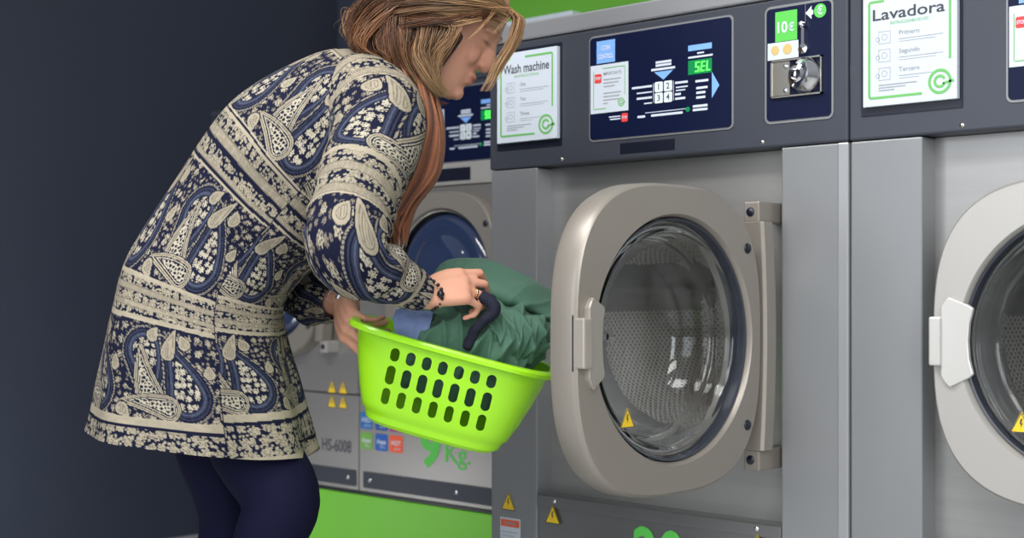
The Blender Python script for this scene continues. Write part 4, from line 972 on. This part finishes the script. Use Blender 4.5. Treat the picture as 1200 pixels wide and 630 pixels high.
inner = [se(rad(z_)[0]-.003, rad(z_)[1]-.003, z_-hh) for z_ in (.160, .14, .12, .1, .08, .06, .04, .03)] + [se(a0*.9, b0*.9, -hh+.006), se(a0*.6, b0*.6, -hh+.004)]
mb = MB(); mb.ring_loft(outer+rim+inner, cap0=True, cap1=True); bk = mb.build('laundry_basket', M['basket'], None, True, angle=60)
cut = MB(); 
def slot(cx, cz, w_, h_, axis):
    P_ = [(cx+w_/2*math.cos(t)*1, cz+(h_/2-w_/2)*(1 if math.sin(t) > 0 else -1)+w_/2*math.sin(t)) for t in [2*math.pi*(i+.5)/16 for i in range(16)]]
    if axis == 'y': cut.prism(P_, -.2, .2)
    else: cut.add([(-.25, p[0], p[1]) for p in P_]+[(.25, p[0], p[1]) for p in P_], [tuple(range(15, -1, -1)), tuple(range(16, 32))]+[(i, (i+1) % 16, (i+1) % 16+16, i+16) for i in range(16)])
for r_, (zz, h_) in enumerate(((-.036, .024), (-.073, .034), (-.112, .030))):
    for c_ in range(7): slot((c_-3)*.0288, zz, .0165 if r_ != 2 else .015, h_, 'y')
    for c_ in range(3): slot((c_-1)*.034, zz, .0165, h_, 'x')
co_ = cut.build('cut', None)
md = bk.modifiers.new('b', 'BOOLEAN'); md.object = co_; md.operation = 'DIFFERENCE'; md.solver = 'EXACT'; md.use_self = True
dg = bpy.context.evaluated_depsgraph_get(); dg.update(); me = bpy.data.meshes.new_from_object(bk.evaluated_get(dg)); bk.modifiers.clear(); bk.data = me; bpy.data.objects.remove(co_)
me.polygons.foreach_set('use_smooth', [True]*len(me.polygons)); me.set_sharp_from_angle(angle=R(35))
bk.matrix_world = BM; tag(bk, 'lime green plastic laundry basket with rows of oval slots, held by the woman', 'basket')
# ------------------------------------------------------------------ clothes in the basket
def rumple(o, sc, amp, seed, aniso=(1, 1, 1)):
    P_ = co_of(o.data); N_ = no_of(o.data); Q = P_@np.array([RV, UV3, FV]).T*np.array(aniso)
    w_ = Q+.03*np.stack([vnoise(Q, 9, seed+i) for i in range(3)], 1); r1 = 1-np.abs(vnoise(w_, sc, seed+5))*2; r2 = 1-np.abs(vnoise(w_, sc*2.3, seed+6))*2; r3 = vnoise(Q, sc*.5, seed+7)
    d = amp*(.6*r1+.28*r2+.7*r3); set_co(o.data, P_+N_*d[:, None])
def cloth(name, build, m, label, cat, vox, sc, amp, seed, aniso=(1, 1, 1)):
    mb = MB(); build(mb); o = mb.build(name, m, None, True); remeshed(o, vox, 6); rumple(o, sc, amp, seed, aniso); 
    md = o.modifiers.new('s', 'SMOOTH'); md.iterations = 2; tag(o, label, cat, 'laundry in the basket'); return o
def L2W(x, y, z): return BM @ Vector((x, y, z))
def bd(x, y, z): return BM.to_3x3() @ Vector((x, y, z))
def drape(guides, n, m_, folds, seed, name, m, label, wr=.0012, thick=.0016, kind=None):
    Gd = [spline([tuple(at(*p)) for p in g], n) for g in guides]; G = np.stack([spline([g[i] for g in Gd], m_) for i in range(n)], 1)   # m_ x n x 3
    T1 = np.gradient(G, axis=1); T2 = np.gradient(G, axis=0); N_ = np.cross(T1, T2); N_ /= np.linalg.norm(N_, axis=2, keepdims=True)+1e-9
    if (N_@np.array(FV)).mean() > 0: N_ = -N_
    u = np.repeat(np.linspace(0, 1, n)[None, :], m_, 0); v = np.repeat(np.linspace(0, 1, m_)[:, None], n, 1); PF = G.reshape(-1, 3); uf, vf = u.ravel(), v.ravel(); d = np.zeros(len(PF))
    for amp, fr, sl, ph, wob, v0, vw in folds:      # a family of sharp-crested folds
        q = uf*fr+vf*sl+ph+wob*vnoise(PF, 9, seed+int(fr*3)); f = 1-np.abs(np.sin(math.pi*q)); f = f**1.5-.35; d += amp*f*np.exp(-((vf-v0)/vw)**2)
    d += wr*1.8*(1-2*np.abs(vnoise(PF, 20, seed+3)))+wr*.35*vnoise(PF, 50, seed+4)+.004*vnoise(PF, 12, seed+5)
    G = (PF+N_.reshape(-1, 3)*d[:, None]).reshape(m_, n, 3); o = gridmesh(name, G, m, None, wrap=False); md = o.modifiers.new('t', 'SOLIDIFY'); md.thickness = thick
    tag(o, label, 'clothes', 'laundry in the basket'); return o
drape([[(492, 352, 2.62), (520, 335, 2.62), (560, 335, 2.62), (605, 350, 2.62), (645, 368, 2.62)],
       [(490, 362, 2.56), (520, 346, 2.55), (562, 346, 2.525), (604, 356, 2.50), (645, 376, 2.51)],
       [(486, 374, 2.50), (522, 366, 2.49), (564, 370, 2.478), (606, 380, 2.46), (646, 398, 2.49)],
       [(478, 384, 2.47), (520, 392, 2.455), (560, 400, 2.45), (598, 412, 2.448), (634, 424, 2.49)],
       [(472, 420, 2.47), (518, 430, 2.47), (556, 440, 2.47), (590, 450, 2.468), (612, 452, 2.50)],
       [(470, 450, 2.53), (510, 470, 2.53), (550, 480, 2.53), (580, 490, 2.53), (605, 490, 2.53)]],
      260, 220, [(.017, 4.2, 1.6, .2, .7, .45, .45), (.008, 8, -1.8, .5, .9, .5, .35), (.006, 2.4, 3.5, .1, .6, .35, .3)], 7, 'green_garment', M['clothg'],
      'crumpled dark green cotton garment with many folds, filling the basket below the hand')
drape([[(505, 352, 2.60), (528, 340, 2.64), (570, 340, 2.66), (615, 352, 2.66), (655, 366, 2.64)],
       [(500, 338, 2.60), (524, 316, 2.63), (566, 310, 2.64), (614, 330, 2.64), (656, 352, 2.62)],
       [(503, 330, 2.585), (524, 305, 2.59), (566, 304, 2.585), (614, 324, 2.58), (655, 348, 2.58)],
       [(508, 336, 2.56), (530, 314, 2.545), (570, 314, 2.53), (614, 334, 2.53), (652, 358, 2.54)],
       [(512, 348, 2.545), (538, 332, 2.515), (576, 334, 2.495), (612, 350, 2.495), (650, 372, 2.51)],
       [(516, 356, 2.55), (544, 348, 2.525), (580, 352, 2.50), (610, 360, 2.50), (646, 380, 2.52)],
       [(518, 356, 2.58), (546, 350, 2.57), (582, 350, 2.56), (612, 358, 2.56), (646, 376, 2.56)]],
      240, 220, [(.006, 2.5, 1.6, .35, .6, .62, .3), (.0035, 6, 2.6, .1, 1.0, .7, .25)], 21, 'green_garment', M['clothg'],
      'broad smooth fold of a second green cotton garment lying across the top of the laundry', wr=.0006)
drape([[(565, 356, 2.48), (600, 362, 2.47), (630, 372, 2.47), (648, 382, 2.49)],
       [(568, 370, 2.452), (602, 376, 2.445), (630, 388, 2.455), (645, 396, 2.49)],
       [(578, 390, 2.448), (606, 400, 2.44), (626, 410, 2.455), (636, 414, 2.50)],
       [(584, 416, 2.455), (600, 422, 2.465), (612, 430, 2.48), (620, 434, 2.50)]],
      160, 150, [(.012, 4, -1.4, .3, .7, .5, .5), (.006, 8, 1.5, .1, 1.0, .6, .4)], 33, 'green_garment', M['clothg'],
      'green cloth with deep vertical folds hanging at the right end of the basket')
def g3(mb):
    limb(mb, [at(550, 340, 2.46), at(563, 347, 2.44), at(577, 356, 2.43), at(578, 366, 2.43), at(566, 376, 2.432), at(556, 388, 2.438), at(549, 406, 2.45)], [.008, .0105, .0105, .010, .0095, .009, .008], 16)
cloth('navy_garment', g3, M['clothn'], 'dark navy knitted strap trailing from the woman\'s fingers over the green clothes', 'clothes', .0022, 38, .0045, 25)
drape([[(466, 366, 2.56), (486, 362, 2.55), (506, 362, 2.55)], [(462, 372, 2.50), (484, 367, 2.485), (508, 366, 2.48)], [(462, 382, 2.475), (482, 380, 2.462), (504, 380, 2.46)], [(464, 400, 2.475), (482, 402, 2.465), (500, 404, 2.465)]],
      90, 90, [(.0022, 3, 1, .3, .4, .5, .5)], 44, 'blue_garment', M['clothb'], 'pale blue cloth peeping out at the left end of the basket')
# ------------------------------------------------------------------ camera, light, world
cd = bpy.data.cameras.new('camera'); co = link(bpy.data.objects.new('camera', cd)); co.location = CAM; co.rotation_euler = (R(90), 0, TH)
cd.sensor_width = 36; cd.lens = 36*FPX/1200; cd.shift_y = 25/1200; cd.clip_start = .05
cd.dof.use_dof = True; cd.dof.focus_distance = 2.47; cd.dof.aperture_fstop = 4.5
bpy.context.scene.camera = co
def area(name, loc, target, size, power, col=(1, 1, 1), sy=None):
    l = bpy.data.lights.new(name, 'AREA'); l.energy = power; l.color = col; l.shape = 'RECTANGLE'; l.size = size; l.size_y = sy or size
    o = link(bpy.data.objects.new(name, l)); o.location = loc; o.rotation_euler = (Vector(target)-Vector(loc)).to_track_quat('-Z', 'Y').to_euler(); return o
area('ceiling_light', (-1.6, -1.6, 2.75), (-1.6, -1.4, 0), 2.2, 62, (1, .98, .95), .5)
area('ceiling_light', (.6, -2.6, 2.75), (-.2, -1.6, .4), 2.2, 55, (1, .98, .95), .8)
area('window_light', (1.9, -3.2, 1.7), (-1.7, -.6, 1.0), 1.6, 62, (.93, .97, 1), 1.8)
area('window_light', (-2.2, -4.2, 1.6), (-2.2, -.5, .8), 2.2, 34, (.90, .95, 1), 1.6)
area('wall_fill_light', (-4.15, -.7, .12), (-4.75, .35, .3), .9, 7, (.95, .97, 1), .3)  # added fill without a fixture, brightens the foot of the left wall
w = bpy.data.worlds.new('world'); bpy.context.scene.world = w; w.use_nodes = True; nt = w.node_tree; bg = nt.nodes['Background']
tc = nt.nodes.new('ShaderNodeTexCoord'); sp = nt.nodes.new('ShaderNodeSeparateXYZ'); rp = nt.nodes.new('ShaderNodeValToRGB'); mr = nt.nodes.new('ShaderNodeMapRange')
mr.inputs[1].default_value = -1; mr.inputs[2].default_value = 1
nt.links.new(tc.outputs['Generated'], sp.inputs[0]); nt.links.new(sp.outputs['Z'], mr.inputs[0]); nt.links.new(mr.outputs[0], rp.inputs[0]); nt.links.new(rp.outputs[0], bg.inputs[0])
e = rp.color_ramp.elements; e[0].position = .3; e[0].color = (.30, .30, .31, 1); e[1].position = .75; e[1].color = (.75, .78, .84, 1)
x = e.new(.5); x.color = (.55, .57, .60, 1)
bg.inputs[1].default_value = .46
vs = bpy.context.scene.view_settings; vs.view_transform = 'Standard'; vs.look = 'None'; vs.exposure = 0; vs.gamma = 1
